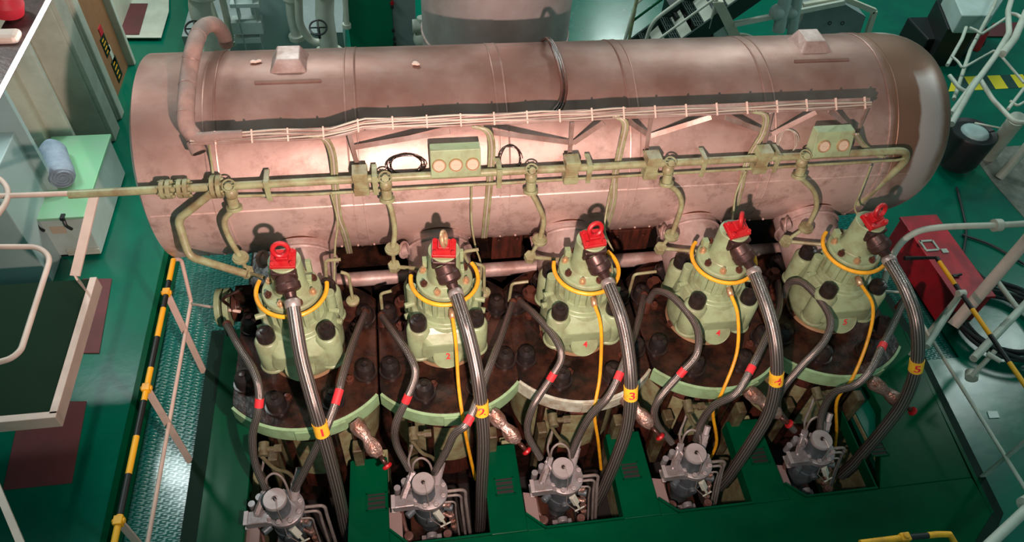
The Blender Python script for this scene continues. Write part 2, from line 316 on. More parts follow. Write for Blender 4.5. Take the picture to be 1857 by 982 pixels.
        if parent is None: o.location = org
        else: o.parent = parent
        if bevel:
            md = o.modifiers.new('bevel', 'BEVEL'); md.width = bevel; md.segments = seg; md.limit_method = 'ANGLE'; md.angle_limit = 0.6
        if kind: o['kind'] = kind
        return o
def tag(o, label, cat, group=None, kind=None):
    o['label'] = label; o['category'] = cat
    if group: o['group'] = group
    if kind: o['kind'] = kind
    return o
def empty(name, loc, label, cat, group=None):
    o = D.objects.new(name, None); o.empty_display_size = 0.05; COL.objects.link(o); o.location = loc
    return tag(o, label, cat, group)
def kids(o): return [c for c in D.objects if c.parent == o]
def copy_tree(o, parent=None):
    c = o.copy(); COL.objects.link(c); c.parent = parent
    for ch in kids(o): copy_tree(ch, c)
    return c
def V(*a): return Vector(a)
def text_mesh(body, size):
    cu = D.curves.new('txt', 'FONT'); cu.body = body; cu.size = size; cu.align_x = 'CENTER'; cu.align_y = 'CENTER'; cu.extrude = 0.0; cu.offset = size*0.02; cu.resolution_u = 6
    o = D.objects.new('txt', cu); COL.objects.link(o); bpy.context.view_layer.update()
    me = D.meshes.new_from_object(o.evaluated_get(bpy.context.evaluated_depsgraph_get())); D.objects.remove(o)
    pts = [v.co.copy() for v in me.vertices]; faces = [tuple(p.vertices) for p in me.polygons]; D.meshes.remove(me)
    return pts, faces
ORD = ['first', 'second', 'third', 'fourth', 'fifth']
def ordn(i): return ORD[i]

# ================================================================== STRUCTURE
FZ = -1.8; SZ = -1.7
b = B()
b.bb((-8, -3.2, FZ-0.12), (-1.47, 8.6, FZ)); b.bb((5.62, -0.1, FZ-0.12), (12.5, 2.6, FZ)); b.bb((4.4, -3.4, FZ-0.12), (12.5, -0.1, FZ)); b.bb((-1.47, 2.6, FZ-0.12), (12.5, 16.0, FZ))
fl = b.build('floor', 'deck', kind='structure')
b = B(); b.bb((-8, -3.4, FZ-1.2), (10.5, 8.6, FZ-1.1)); b.build('floor_lower', 'dark', kind='structure')
b = B(); b.bb((-1.37, -3.2, FZ-0.02), (-0.62, 2.7, FZ-0.005)); b.bb((-0.62, 1.0, FZ-0.02), (5.0, 2.7, FZ-0.005)); b.bb((4.45, -0.1, FZ-0.02), (5.60, 2.7, FZ-0.005))
b.build('floor_plates', 'checker', kind='structure')
b = B(); b.bb((-1.50, -3.2, FZ-0.05), (-1.455, 2.7, FZ+0.015)); b.bb((-1.39, -3.2, FZ-0.05), (-1.35, 2.7, FZ+0.01)); b.build('trim_1', 'slab', kind='structure')
# raised platform with one notch per pump
XI = [0, 1.0, 1.98, 2.98, 3.985]
b = B()
b.prism([(-0.93, -3.3), (4.2, -3.3), (4.74, -1.72), (5.0, -1.55), (5.08, -0.75), (5.08, -0.55), (4.56, -0.55), (4.22, -1.24)][:0] or [(-0.93, -3.3), (4.75, -3.3), (4.75, -1.71), (5.0, -1.53), (5.0, -1.24), (-0.93, -1.24)], SZ-0.1, SZ)
b.prism([(-0.93, -1.24), (-0.50, -1.24), (-0.50, 0.78), (-0.93, 0.78)], SZ-0.1, SZ)
for i in range(4):
    xl = XI[i]+0.215; xr = XI[i+1]-0.50
    b.prism([(xl, -1.24), (xr, -1.24), (xr+0.0, -0.55), (xl+0.02, -0.55)], SZ-0.1, SZ)
b.prism([(4.22, -1.24), (5.0, -1.24), (5.17, 0.16), (5.17, 1.0), (4.56, 1.0), (4.56, -0.58)], SZ-0.1, SZ)
for i in range(5):
    xl = XI[i]-0.50
    b.prism([(xl-0.001, -1.245), (xl+0.13, -1.245), (xl-0.001, -1.12)], SZ-0.1, SZ+0.0)
b.build('floor_platform', 'slab', kind='structure', bevel=0.006)
b = B()
for i in range(5):                                    # raised lips round the notches
    xl = XI[i]-0.50; xr = XI[i]+0.215
    b.bar((xl+0.13, -1.235, SZ+0.002), (xr, -1.235, SZ+0.002), 0.014, 0.03); b.bar((xl, -1.115, SZ+0.002), (xl+0.13, -1.235, SZ+0.002), 0.014, 0.03)
    b.bar((xr, -1.235, SZ-0.06), (xr+0.02, -0.56, SZ-0.06), 0.012, 0.12)
b.build('trim_2', 'slab', kind='structure')
b = B(); b.prism([(5.17, 0.6), (5.24, 0.6), (5.25, 0.15), (5.09, -1.54), (4.84, -1.76), (4.84, -3.3), (4.75, -3.3), (4.75, -1.71), (5.0, -1.53), (5.17, 0.16)], SZ-0.02, SZ-0.004)
b.bb((-0.93, -3.3, SZ-0.01), (-0.82, 0.78, SZ+0.0015))  # darker green strip along the platform's left edge
b.build('trim_5', 'gutter_and_edge', kind='structure')
b = B(); b.bb((-0.93, 0.76, FZ), (-0.5, 0.78, SZ-0.1)); b.bb((-0.93, -3.3, FZ), (-0.915, 0.78, SZ-0.1)); b.bar((5.0, -1.53, SZ-0.1), (5.17, 0.16, SZ-0.1), 0.03, 0.2)
b.build('trim_3', 'slab', kind='structure')
# walls: long bulkhead on the left with deep vertical stiffeners
b = B(); b.bb((-2.75, 2.9, FZ), (-2.60, 8.6, 2.4))
b.build('wall_left', 'cream', kind='structure')
b = B(); b.bb((-8, 16, FZ), (12.5, 16.2, 5.0)); b.build('wall_back', 'slab', kind='structure')
b = B(); b.bb((-2.62, 3.02, FZ), (-2.40, 3.08, 2.4)); b.bb((-2.62, 3.50, FZ), (-2.30, 3.54, 2.4)); b.bb((-2.36, 3.52, FZ), (-2.26, 3.75, 2.4))
b.bb((-2.62, 3.88, FZ), (-2.30, 3.92, 2.4)); b.bb((-2.36, 3.9, FZ), (-2.27, 4.04, 2.4)); b.bb((-2.42, 4.95, FZ), (-2.32, 5.02, 2.4))
b.build('trim_4', 'offwhite', kind='structure', bevel=0.01)

# ================================================================== EXHAUST RECEIVER
XL, XR = -0.926, 4.98
root = empty('exhaust_receiver', (2.0, RCY, RCZ-RR), 'long pinkish-brown clad exhaust drum lying behind the five cylinders', 'exhaust drum')
b = B()
n = 96; prof = [(0.30, XL-0.10), (0.60, XL-0.06), (0.70, XL-0.02), (RR, XL), (RR, XL+0.002)]
for k in range(24): prof.append((RR, XL+(4.62-XL)*(k+1)/24))
for k in range(1, 9):
    a = k/8*PI/2; prof.append((RR-0.18*(1-math.cos(a)), 4.62+0.34*math.sin(a)))
prof.append((0.3, 4.99))
# lathe along +X
q = Vector((0, 0, 1)).rotation_difference(Vector((1, 0, 0)))
b.lathe([(r, x) for r, x in prof], (0, RCY, RCZ), (1, 0, 0), seg=n)
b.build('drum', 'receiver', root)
for xs in [ac(385, 300, RR).x, ac(640, 260, RR).x, ac(915, 260, RR).x, ac(1148, 180, RR).x, ac(1395, 170, RR).x, ac(1622, 200, RR).x]:
    b = B()
    b.lathe([(RR-0.005, -0.042), (RR+0.004, -0.040), (RR+0.006, -0.032), (RR+0.003, -0.028), (RR+0.003, 0.028), (RR+0.006, 0.032), (RR+0.004, 0.040), (RR-0.005, 0.042)], (xs, RCY, RCZ), (1, 0, 0), seg=n)
    b.build('seam_band', 'receiver', root)
b = B()                                               # long horizontal lap joint under the pipes
c0 = ac(560, 368, RR+0.002); c1 = ac(1500, 330, RR+0.002); yy = (c0.y+c1.y)/2; zz = (c0.z+c1.z)/2
b.bar((XL+0.02, yy, zz), (4.6, yy, zz), 0.01, 0.006, (0, -1, 1)); b.build('lap_joint', 'receiver', root)
b = B()
for k in range(46):
    x = -0.8+k*0.12; ang = math.radians(215)
    b.ball((x, RCY+math.cos(ang)*(RR+0.002), RCZ+math.sin(ang)*(RR+0.002)), 0.011)
b.build('rivet_row', 'receiver', root)
def saddle(px0, px1, py0, py1, tx0, tx1, ty, lab):
    # boxed lug on the crown: base corners on the drum, small raised top
    A = ac(px0, py1, RR); Bq = ac(px1, py1, RR)
    y0 = A.y; y1 = y0+0.30
    zt = RCZ+RR+0.04
    pts = []
    for x in (A.x, Bq.x):
        for y in (y0, y1): pts.append((x, y, RCZ+math.sqrt(max(RR**2-(y-RCY)**2, 0))-0.03))
    ins = 0.07
    for x in (A.x+ins, Bq.x-ins):
        for y in (y0+0.10, y1-0.03): pts.append((x, y, zt+0.02))
    b = B(); b.hull(pts); b.build('lifting_lug', 'duct', root, bevel=0.008)
    b = B(); 
    for f in (0,): b.bar((A.x-0.07, y0-0.05, RCZ+math.sqrt(RR**2-(y0-0.05-RCY)**2)+0.004), (Bq.x+0.07, y0-0.05, RCZ+math.sqrt(RR**2-(y0-0.05-RCY)**2)+0.004), 0.02, 0.006, (0, -0.5, 1))
    b.build('lug_seam', 'receiver', root)
saddle(482, 563, 96, 140, 0, 0, 0, '')
saddle(1452, 1520, 62, 103, 0, 0, 0, '')
# exhaust ducts from each valve into the drum
for i, x in enumerate(XI):
    P = [V(x+0.0, 0.18, -0.78), V(x+0.0, 0.42, -0.71), V(x-0.0, 0.66, -0.62), V(x, 0.80, -0.56)]
    r_ = empty('exhaust_duct', (x, 0.6, -1.0), 'short fat clad exhaust duct behind valve %s from the left, running into the drum' % ordn(i), 'exhaust duct', 'ducts joining the valves to the exhaust drum')
    b = B(); b.tube(catmull(P, 6), 0.235, 32); b.build('duct_cladding', 'duct', r_)
    b = B(); b.torus((x, 0.56, -0.66), 0.243, 0.012, (0, 1, 0.25), n=40, seg=6); b.build('clamp_band', 'duct', r_)
    b = B(); b.torus((x, 0.665, -0.60), 0.240, 0.013, (0, 1, 0.5), n=48, seg=6); b.build('weld_collar', 'rust', r_)
    b = B()
    pc = V(x-0.26, 0.48, -0.52); b.torus(pc, 0.055, 0.012, (0.9, -0.5, 0.3)); b.cyl(pc+V(-0.03, 0, -0.01), pc+V(0.03, 0, 0.01), 0.045, seg=16); b.build('bracket_boss', 'duct', r_)

# ================================================================== CYLINDER COVERS + JACKETS
def cover(x, i):
    root = empty('cylinder_cover', (x, 0, -1.12), '', 'cylinder cover', 'round cylinder covers under the valves')
    hw = 0.494
    def ring(R, nn=72):
        out = []
        for k in range(nn):
            a = 2*PI*k/nn; X_, Y_ = R*math.cos(a), R*math.sin(a); out.append((x+max(-hw, min(hw, X_)), Y_))
        return out
    b = B(); b.prism(ring(0.638), -1.10, -1.0); b.build('cover_plate', 'rustdark', root, bevel=0.008)
    # ring of pale green jacket: front and back arcs only
    for s, nm in ((1, 'front'), (-1, 'rear')):
        b = B(); A = []; Ro, Ri = 0.655, 0.636
        half = math.acos(hw/Ro); a0, a1 = -PI+half, -half
        nn = 40; vs = []
        for k in range(nn+1):
            a = a0+(a1-a0)*k/nn; c, d = math.cos(a), math.sin(a)*s
            vs.append([b.bm.verts.new((x+max(-hw, min(hw, R*c)), R*d, z)) for R, z in ((Ro, -1.005), (Ro, -1.13), (Ri, -1.13), (Ri, -1.0))])
        for k in range(nn):
            for j in range(4):
                b.bm.faces.new((vs[k][j], vs[k+1][j], vs[k+1][(j+1) % 4], vs[k][(j+1) % 4]))
        b.bm.faces.new(vs[0]); b.bm.faces.new(vs[-1][::-1])
        b.build('water_jacket', 'jacketgreen' if s > 0 and i != 2 else ('jacketwhite' if s > 0 else 'rustdark'), root)
    b = B(); a0, a1 = -PI/2-0.1, -PI/2+0.42; pts = []      # inspection plate on the ring
    for k in range(9):
        a = a0+(a1-a0)*k/8; pts.append((x+0.660*math.cos(a), 0.660*math.sin(a)))
    for k in range(8): b.bar((*pts[k], -1.068), (*pts[k+1], -1.068), 0.012, 0.10)
    b.build('inspection_plate', 'jacketgreen' if i != 2 else 'jacketwhite', root)
    for k in range(8):
        a = math.radians(22.5+45*k); c = V(x+0.487*math.cos(a)*0.90 if k in (0, 3, 4, 7) else x+0.487*math.cos(a), 0.487*math.sin(a), -1.0)
        if k in (0, 3, 4, 7): c.x = x+0.412*(1 if math.cos(a) > 0 else -1); c.y = 0.245*(1 if math.sin(a) > 0 else -1)
        b = B(); b.lathe([(0.082, 0), (0.082, 0.016), (0.068, 0.018), (0.066, 0.075), (0.055, 0.098), (0.03, 0.108), (0.022, 0.112), (0.02, 0.128), (0.001, 0.13)], c, seg=20); b.build('stud_nut', 'nut', root)
    for (dx, dy) in ((-0.33, 0.14), (0.33, 0.16), (-0.12, -0.40), (0.30, -0.30), (0.05, 0.42), (-0.25, -0.05)):
        b = B(); b.lathe([(0.032, 0), (0.032, 0.03), (0.018, 0.034), (0.016, 0.055), (0.001, 0.057)], (x+dx, dy, -1.0), seg=6); b.build('small_bolt', 'rust', root)
    for s in (-1, 1):
        b = B(); b.cyl((x+s*0.30, 0.30, -1.0), (x+s*0.30, 0.30, -0.90), 0.075, 0.06, seg=20); b.cyl((x+s*0.30, 0.30, -0.90), (x+s*0.30, 0.30, -0.86), 0.04, seg=6); b.build('injector_head', 'rust', root)
    return root
M['jacketgreen'] = mat('jacket_pale_green', (0.26, 0.44, 0.24), 0.36, 0, (0.20, 0.30, 0.16), 0.35, 8, 0.12, 20)
M['jacketwhite'] = mat('jacket_grey_white', (0.44, 0.50, 0.42), 0.42, 0, (0.26, 0.22, 0.15), 0.38, 10, 0.12, 20)
CL = ['leftmost brown round cylinder cover with pale green front ring', 'brown round cylinder cover under hose marked 2', 'brown round cylinder cover with worn whitish front ring', 'round dark cylinder cover below hose marked 4', 'rightmost round dark cylinder cover with green front ring']
for i, x in enumerate(XI): cover(x, i)['label'] = CL[i]
for i, x in enumerate(XI):
    r_ = empty('cylinder_jacket', (x, 0, -2.4), 'red-brown cylinder jacket standing below cover %s from the left' % ordn(i), 'cylinder jacket', 'cylinder jackets below the covers')
    b = B(); b.lathe([(0.50, -2.2), (0.50, -1.42), (0.52, -1.41), (0.52, -1.39), (0.48, -1.38), (0.48, -1.28), (0.56, -1.25), (0.56, -1.14)], (x, 0, 0), seg=40, sx=0.87); b.build('jacket_wall', 'jacket', r_)
    for s in (-0.30, 0.30):
        b = B(); b.bb((x+s-0.035, -0.60, -2.2), (x+s+0.035, -0.50, -1.48)); b.build('pale_strip', 'olive', r_, bevel=0.01)
    b = B(); b.lathe([(0.505, -1.95), (0.515, -1.94), (0.515, -1.42), (0.505, -1.41)], (x, 0, 0), seg=40, sx=0.87); b.build('pale_cladding', 'pipe', r_)
    for a in (-2.2, -1.9, -1.25, -0.95): 
        b = B(); b.cyl((x+0.56*math.cos(a)*0.9, 0.56*math.sin(a), -2.2), (x+0.56*math.cos(a)*0.9, 0.56*math.sin(a), -1.14), 0.028, seg=12); b.build('tie_rod', 'rustdark', r_)
    b = B(); p0 = V(x-0.28, -0.66, -1.10)
    b.cyl(p0, p0+V(0.0, -0.09, -0.02), 0.035, seg=12); b.cyl(p0+V(-0.03, -0.05, 0), p0+V(0.10, -0.05, -0.01), 0.018, seg=10); b.hexa(p0+V(0.07, -0.05, -0.01), p0+V(0.12, -0.05, -0.01), 0.028)
    b.tube(catmull([p0+V(-0.02, -0.08, -0.03), p0+V(0.05, -0.12, -0.15), p0+V(0.12, -0.10, -0.28), p0+V(0.16, -0.12, -0.42)], 5), 0.013, 8)
    b.build('drain_cock', 'olive', r_)
# engine frame in the pit, scavenge box behind
b = B(); b.bb((-0.62, -0.30, -2.85), (4.55, 0.60, -2.2)); b.bb((-0.62, 0.60, -2.85), (4.55, 1.0, -1.55))
tag(b.build('engine_frame', 'rustdark'), 'dark oily engine block down in the pit under the cylinders', 'engine')
for i in range(6):
    x = -0.56+i*1.0
    b = B(); b.bb((x-0.03, -1.22, -2.9), (x+0.05, -0.30, -2.05)); b.bar((x, -1.2, -1.84), (x, -0.45, -1.84), 0.09, 0.05)
    tag(b.build('frame_web', 'pipe', bevel=0.008), 'cream-green web plate under the platform %s' % ['at the far left of the pit', 'between pumps one and two', 'between pumps two and three', 'between pumps three and four', 'between pumps four and five', 'at the far right of the pit'][i], 'web plate', 'web plates in the pit')

# ================================================================== EXHAUST VALVES
def valve(x, i):
    root = empty('exhaust_valve', (x, 0, -1.0), '', 'exhaust valve', 'pale green exhaust valves')
    b = B()
    b.lathe([(0.235, -0.99), (0.262, -0.96), (0.275, -0.90), (0.275, -0.80), (0.262, -0.70), (0.245, -0.60), (0.232, -0.565), (0.20, -0.56), (0.19, -0.5)], (x, 0, 0), seg=40)
    for sx in (-1, 1):
        for sy in (-1, 1):
            b.lathe([(0.055, -0.90), (0.078, -0.875), (0.084, -0.84), (0.084, -0.585), (0.072, -0.565), (0.02, -0.56)], (x+sx*0.195, sy*0.19, 0), seg=22)
            b.lathe([(0.093, -0.86), (0.093, -0.845), (0.085, -0.835)], (x+sx*0.195, sy*0.19, 0), seg=22)
    b.build('valve_housing', 'pale', root, bevel=0.006)
    b = B()
    b.hull([(x+sx*wx, y, z) for sx in (-1, 1) for wx, y, z in ((0.20, -0.245, -0.60), (0.19, -0.285, -0.82), (0.15, -0.21, -0.570), (0.19, -0.1, -0.575), (0.17, -0.1, -0.8), (0.13, -0.300, -0.66))])
    b.build('front_face', 'pale', root, bevel=0.02, seg=3)
    # number disc on the lower face
    dn = V(0, -0.92, 0.40).normalized(); dc = V(x-0.01, -0.283, -0.80)
    b = B(); b.cyl(dc-dn*0.05, dc+dn*0.022, 0.105, 0.100, seg=36); b.torus(dc+dn*0.022, 0.094, 0.004, dn, n=36, seg=6); b.build('badge_disc', 'pale', root, bevel=0.004)
    # ribbed actuator cylinder
    b = B()
    b.lathe([(0.178, -0.58), (0.178, -0.545), (0.165, -0.53), (0.165, -0.36), (0.19, -0.345), (0.19, -0.30), (0.182, -0.292), (0.11, -0.288)], (x, 0, 0), seg=40)
    for k in range(14):
        a = 2*PI*(k+0.5)/14; c = V(x+0.175*math.cos(a), 0.175*math.sin(a), -0.44)
        b.box(c, (0.035, 0.032, 0.19), Quaternion((0, 0, 1), a))
    b.build('actuator_cylinder', 'pale', root, bevel=0.005)
    b = B(); b.lathe([(0.17, -0.292), (0.150, -0.287), (0.118, -0.27), (0.108, -0.23), (0.105, -0.10), (0.102, -0.02), (0.07, -0.02)], (x, 0, 0), seg=32)
    b.box((x+0.11, 0.03, -0.26), (0.05, 0.05, 0.05)); b.box((x+0.12, 0.10, -0.20), (0.035, 0.035, 0.10)); b.box((x-0.12, 0.10, -0.24), (0.04, 0.05, 0.06))
    b.build('neck', 'pale', root, bevel=0.004)
    for k in range(8):
        a = 2*PI*(k+0.5)/8; c = V(x+0.152*math.cos(a), 0.152*math.sin(a), -0.292)
        b = B(); b.lathe([(0.024, 0), (0.024, 0.022), (0.012, 0.023), (0.011, 0.045), (0.0, 0.046)], c, seg=8); b.build('small_stud', 'brass' if k % 2 else 'rust', root)
    for sx in (-1, 1):
        for sy in (-1, 1):
            b = B(); b.lathe([(0.060, 0), (0.060, 0.055), (0.053, 0.072), (0.036, 0.078), (0.030, 0.079), (0.028, 0.096), (0.016, 0.10), (0.001, 0.101)], (x+sx*0.195, sy*0.19, -0.565), seg=20); b.build('holding_nut', 'nut', root)
    # bosses and lines on the flanks
    for sx in (-1, 1):
        b = B(); b.cyl((x+sx*0.225, 0.03, -0.70), (x+sx*0.225, 0.03, -0.40), 0.036); b.cyl((x+sx*0.28, -0.02, -0.55), (x+sx*0.21, 0.0, -0.55), 0.02); b.cyl((x+sx*0.285, -0.03, -0.66), (x+sx*0.2, 0.0, -0.66), 0.022); b.build('side_boss', 'pale', root, bevel=0.004)
    b = B(); b.lathe([(0.262, -1.0), (0.268, -0.99), (0.262, -0.975)], (x, 0, 0), seg=40); b.build('seat_ring', 'brass', root)
    return root
def text_on(body, c, nrm, size, mt, parent, name='number', upv=(0, 0, 1)):
    pts, fcs = text_mesh(body, size); nrm = Vector(nrm).normalized(); r_ = Vector(upv).cross(nrm).normalized(); u_ = nrm.cross(r_)
    b = B(); vs = [b.bm.verts.new(Vector(c)+r_*p.x+u_*p.y) for p in pts]
    for f in fcs:
        try: b.bm.faces.new([vs[k] for k in f])
        except ValueError: pass
    r = bmesh.ops.extrude_face_region(b.bm, geom=list(b.bm.faces)); 
    for g in r['geom']:
        if isinstance(g, bmesh.types.BMVert): g.co += nrm*0.0015
    return b.build(name, mt, parent)
proto = valve(0.0, 0)
VL = ['leftmost pale green exhaust valve with rusty collar', 'pale green exhaust valve behind the hose marked 2', 'middle pale green exhaust valve, behind the hose marked 3', 'pale green exhaust valve behind the hose marked 4', 'rightmost pale green exhaust valve nearest the red box']
valves = [proto]
for i in range(1, 5):
    c = copy_tree(proto); c.location = (XI[i], 0, -1.0); valves.append(c)
RED = [(514, 467), (805, 458), (1073, 437), (1332, 420), (1583, 400)]
EYE = [0.1, 1.35, 0.25, 1.1, 0.35]
for i, v in enumerate(valves):
    v['label'] = VL[i]; x = XI[i]
    bt = [None, '2', '4', '4', '5'][i]
    if bt:
        dn = V(0, -0.92, 0.40).normalized(); text_on(bt, V(x-0.005, -0.283, -0.80)+dn*0.024, dn, 0.065, 'redband', v, 'badge_number')
# red lifting brackets and bronze hose elbows on top of the valves
HS = [(530, 546), (826, 530), (1102, 511), (1366, 490), (1611, 469)]
for i, x in enumerate(XI):
    tx = V(0, -0.28, 1).normalized(); rt = Quaternion((1, 0, 0), 0.28); hs = ay(*HS[i], -0.20)
    yaw = Quaternion((0, 0, 1), [-0.05, -0.12, 0.12, 0.22, 0.30][i])
    Rq = yaw @ rt; o = V(x, -0.015, -0.005)
    def tp(p): return o+Rq @ Vector(p)
    r_ = empty('lifting_bracket', (x, 0, -0.02), 'bright red lifting bracket with eye on top of valve %s from the left' % ordn(i), 'lifting bracket', 'red lifting brackets')
    b = B(); b.box(tp((0, 0, 0.012)), (0.155, 0.125, 0.034), Rq); b.box(tp((0, 0.01, 0.045)), (0.075, 0.07, 0.04), Rq); b.build('bracket_plate', 'red', r_, bevel=0.006)
    for sx in (-1, 1):
        for sy in (-1, 1):
            b = B(); b.cyl(tp((sx*0.058, sy*0.043, 0.02)), tp((sx*0.058, sy*0.043, 0.048)), 0.014, seg=10); b.build('bolt_head', 'red', r_)
    b = B(); a = EYE[i]; ec = tp((0, 0.02, 0.105)); nrm = V(math.sin(a), -math.cos(a), 0.25); b.torus(ec, 0.046, 0.015, nrm, n=24, seg=10)
    b.build('lifting_eye', 'red' if i != 1 else 'brass', r_)
    r2 = empty('hose_elbow', (x, -0.08, -0.2), 'brown bronze elbow joining valve %s from the left to its braided hose' % ordn(i), 'hose elbow', 'bronze hose elbows')
    b = B(); b.box(tp((0.0, -0.050, -0.050)), (0.158, 0.10, 0.095), Rq); b.build('elbow_block', 'brownsteel', r2, bevel=0.012)
    p0 = tp((0, -0.075, -0.075)); d = hs-p0
    b = B(); pts = [p0+d*t for t in (0, 0.30, 0.32, 0.55, 0.62, 0.66)]; b.tube(pts, 0.07, 24, [0.066, 0.072, 0.078, 0.078, 0.064, 0.04]); b.build('elbow_barrel', 'brownsteel', r2, bevel=0.004)
    b = B(); b.tube([p0+d*0.6, p0+d*0.85, p0+d*0.87, p0+d*1.02], 0.04, 20, [0.042, 0.034, 0.038, 0.040]); b.build('hose_tail', 'brownsteel', r2)

# ================================================================== BRAIDED HYDRAULIC HOSES
HP = [[(530, 546), (545, 640), (563, 710), (582, 776), (600, 840), (615, 900), (626, 955)],
      [(826, 530), (848, 600), (864, 670), (873, 738), (877, 800), (874, 870), (872, 935)],
      [(1102, 511), (1128, 580), (1141, 650), (1144, 710), (1138, 770), (1120, 825), (1095, 885)],
      [(1366, 490), (1392, 560), (1406, 620), (1408, 684), (1395, 745), (1365, 798), (1325, 858)],
      [(1611, 469), (1645, 530), (1663, 590), (1662, 661), (1640, 725), (1600, 780), (1550, 838)]]
HY = [-0.2, -0.5, -0.68, -0.80, -0.87, -0.92, -0.96]
for i, hp in enumerate(HP):
    P = catmull([ay(px, py, y) for (px, py), y in zip(hp, HY)], 10)
    P.append(P[-1]+(P[-1]-P[-3])*1.5+V(0, 0.02, -0.1))
    r_ = empty('hydraulic_hose', P[-1], 'thick braided steel hose with yellow band marked %d, hanging from valve to pit' % (i+1), 'hose', 'thick braided hydraulic hoses')
    R_ = 0.044
    b = B(); b.tube(P, R_, 24); b.build('braided_tube', 'braid', r_)
    b = B(); b.tube([P[0]-(P[1]-P[0]).normalized()*0.01, P[0], P[1], P[1]+(P[2]-P[1])*0.3], 0.05, 24, [0.044, 0.050, 0.050, 0.045]); b.build('crimp_collar', 'steelpipe', r_)
    k = 30; c = P[k]; t = (P[k+1]-P[k-1]).normalized(); seg_ = []
    Q = [P[j] for j in range(k-3, k+4)]; L_ = [0]
    for j in range(1, 7): L_.append(L_[-1]+(Q[j]-Q[j-1]).length)
    mid = L_[3]
    def at(s):
        for j in range(6):
            if L_[j+1] >= s: return Q[j].lerp(Q[j+1], (s-L_[j])/(L_[j+1]-L_[j]))
        return Q[-1]
    b = B(); b.tube([at(mid-0.05+0.1*j/4) for j in range(5)], R_+0.004, 28); bd = b.build('number_band', 'ytape', r_)
    # digit wrapped on the band, facing the walkway
    pts, fcs = text_mesh(str(i+1), 0.085); toC = (CAM-c); toC = V(toC.x*0.6+0.35, toC.y, toC.z*0.8) if i == 2 else toC
    if i > 2: toC = toC+V(1.2, 0, 0)
    nrm = (toC-t*toC.dot(t)).normalized(); u_ = -t; sd = u_.cross(nrm).normalized()
    b = B(); vs = []
    for off in (0.0009, 0.0028):
        vs.append([b.bm.verts.new(at(mid-p.y)+(nrm*math.cos(p.x/R_)+sd*math.sin(p.x/R_))*(R_+0.004+off)) for p in pts])
    for f in fcs:
        try: b.bm.faces.new([vs[1][q_] for q_ in f])
        except ValueError: pass
    for v_ in vs[0]: b.bm.verts.remove(v_)
    b.build('number', 'redband', bd)

# ================================================================== HIGH-PRESSURE FUEL PIPES
FP = {
 (0, 'left'): [(412, 588), (432, 625), (458, 668), (470, 705), (468, 745), (458, 790), (463, 840), (482, 885)],
 (0, 'right'): [(662, 566), (640, 622), (622, 680), (610, 725), (592, 775), (572, 815), (552, 855), (536, 886)],
 (1, 'left'): [(692, 572), (718, 608), (745, 648), (753, 680), (738, 722), (718, 768), (719, 805), (742, 850)],
 (1, 'right'): [(930, 548), (908, 612), (882, 680), (850, 762), (825, 785), (812, 812), (798, 838), (788, 856)],
 (2, 'left'): [(942, 545), (975, 575), (1008, 615), (1018, 648), (1001, 682), (966, 738), (957, 785), (980, 830)],
 (2, 'right'): [(1168, 535), (1155, 590), (1138, 640), (1122, 682), (1102, 720), (1070, 755), (1050, 790), (1035, 826)],
 (3, 'left'): [(1175, 548), (1190, 528), (1222, 540), (1262, 590), (1264, 640), (1237, 674), (1192, 728), (1190, 765), (1218, 802)],
 (3, 'right'): [(1412, 512), (1412, 560), (1388, 615), (1361, 670), (1335, 713), (1295, 735), (1272, 765), (1262, 797)],
 (4, 'left'): [(1420, 540), (1432, 512), (1462, 517), (1503, 570), (1497, 615), (1450, 667), (1415, 712), (1412, 745), (1440, 780)],
 (4, 'right'): [(1640, 545), (1618, 592), (1600, 628), (1578, 672), (1552, 697), (1512, 712), (1492, 745), (1486, 782)],
}
Z8 = [-0.90, -0.72, -0.64, -0.66, -0.76, -0.95, -1.20, -1.42]
Z9 = [-0.88, -0.72, -0.62, -0.60, -0.64, -0.76, -0.98, -1.20, -1.42]
BAND = {(0, 'left'): (470, 727), (0, 'right'): (611, 722), (1, 'left'): (738, 720), (1, 'right'): (850, 762), (2, 'left'): (1001, 682), (2, 'right'): (1122, 682),
        (3, 'left'): (1237, 674), (3, 'right'): (1361, 670), (4, 'right'): (1600, 628), (4, 'left'): None}
for (i, side), pp in FP.items():
    zs = Z9 if len(pp) == 9 else Z8
    P = catmull([az(px, py, z) for (px, py), z in zip(pp, zs)], 8)
    r_ = empty('fuel_pipe', P[-1], '%s-hand braided fuel pipe of the pair rising from pump %s from the left' % (side, ordn(i)), 'fuel pipe', 'braided fuel pipes arching over the covers')
    b = B(); b.tube(P, 0.0265, 16); b.build('braided_tube', 'braid', r_)
    b = B(); d0 = (P[0]-P[2]).normalized(); b.cyl(P[0]+V(0, 0, 0.005), P[0]+V(0, 0, -0.10), 0.030, 0.036, seg=14); b.ball(P[0]+V(0, 0, 0.005), 0.031); b.build('union_nut', 'rust', r_)
    bd = BAND[(i, side)]
    if bd:
        k = min(range(2, len(P)-2), key=lambda k: abs((lambda p: (p-CAM).normalized().angle(ray(*bd)))(P[k])))
        t = (P[k+1]-P[k-1]).normalized(); ln = 0.05 if (i, side) == (0, 'right') else 0.03
        b = B(); b.tube([P[k]-t*ln, P[k], P[k]+t*ln], 0.0290, 16); b.build('red_band', 'redband', r_)

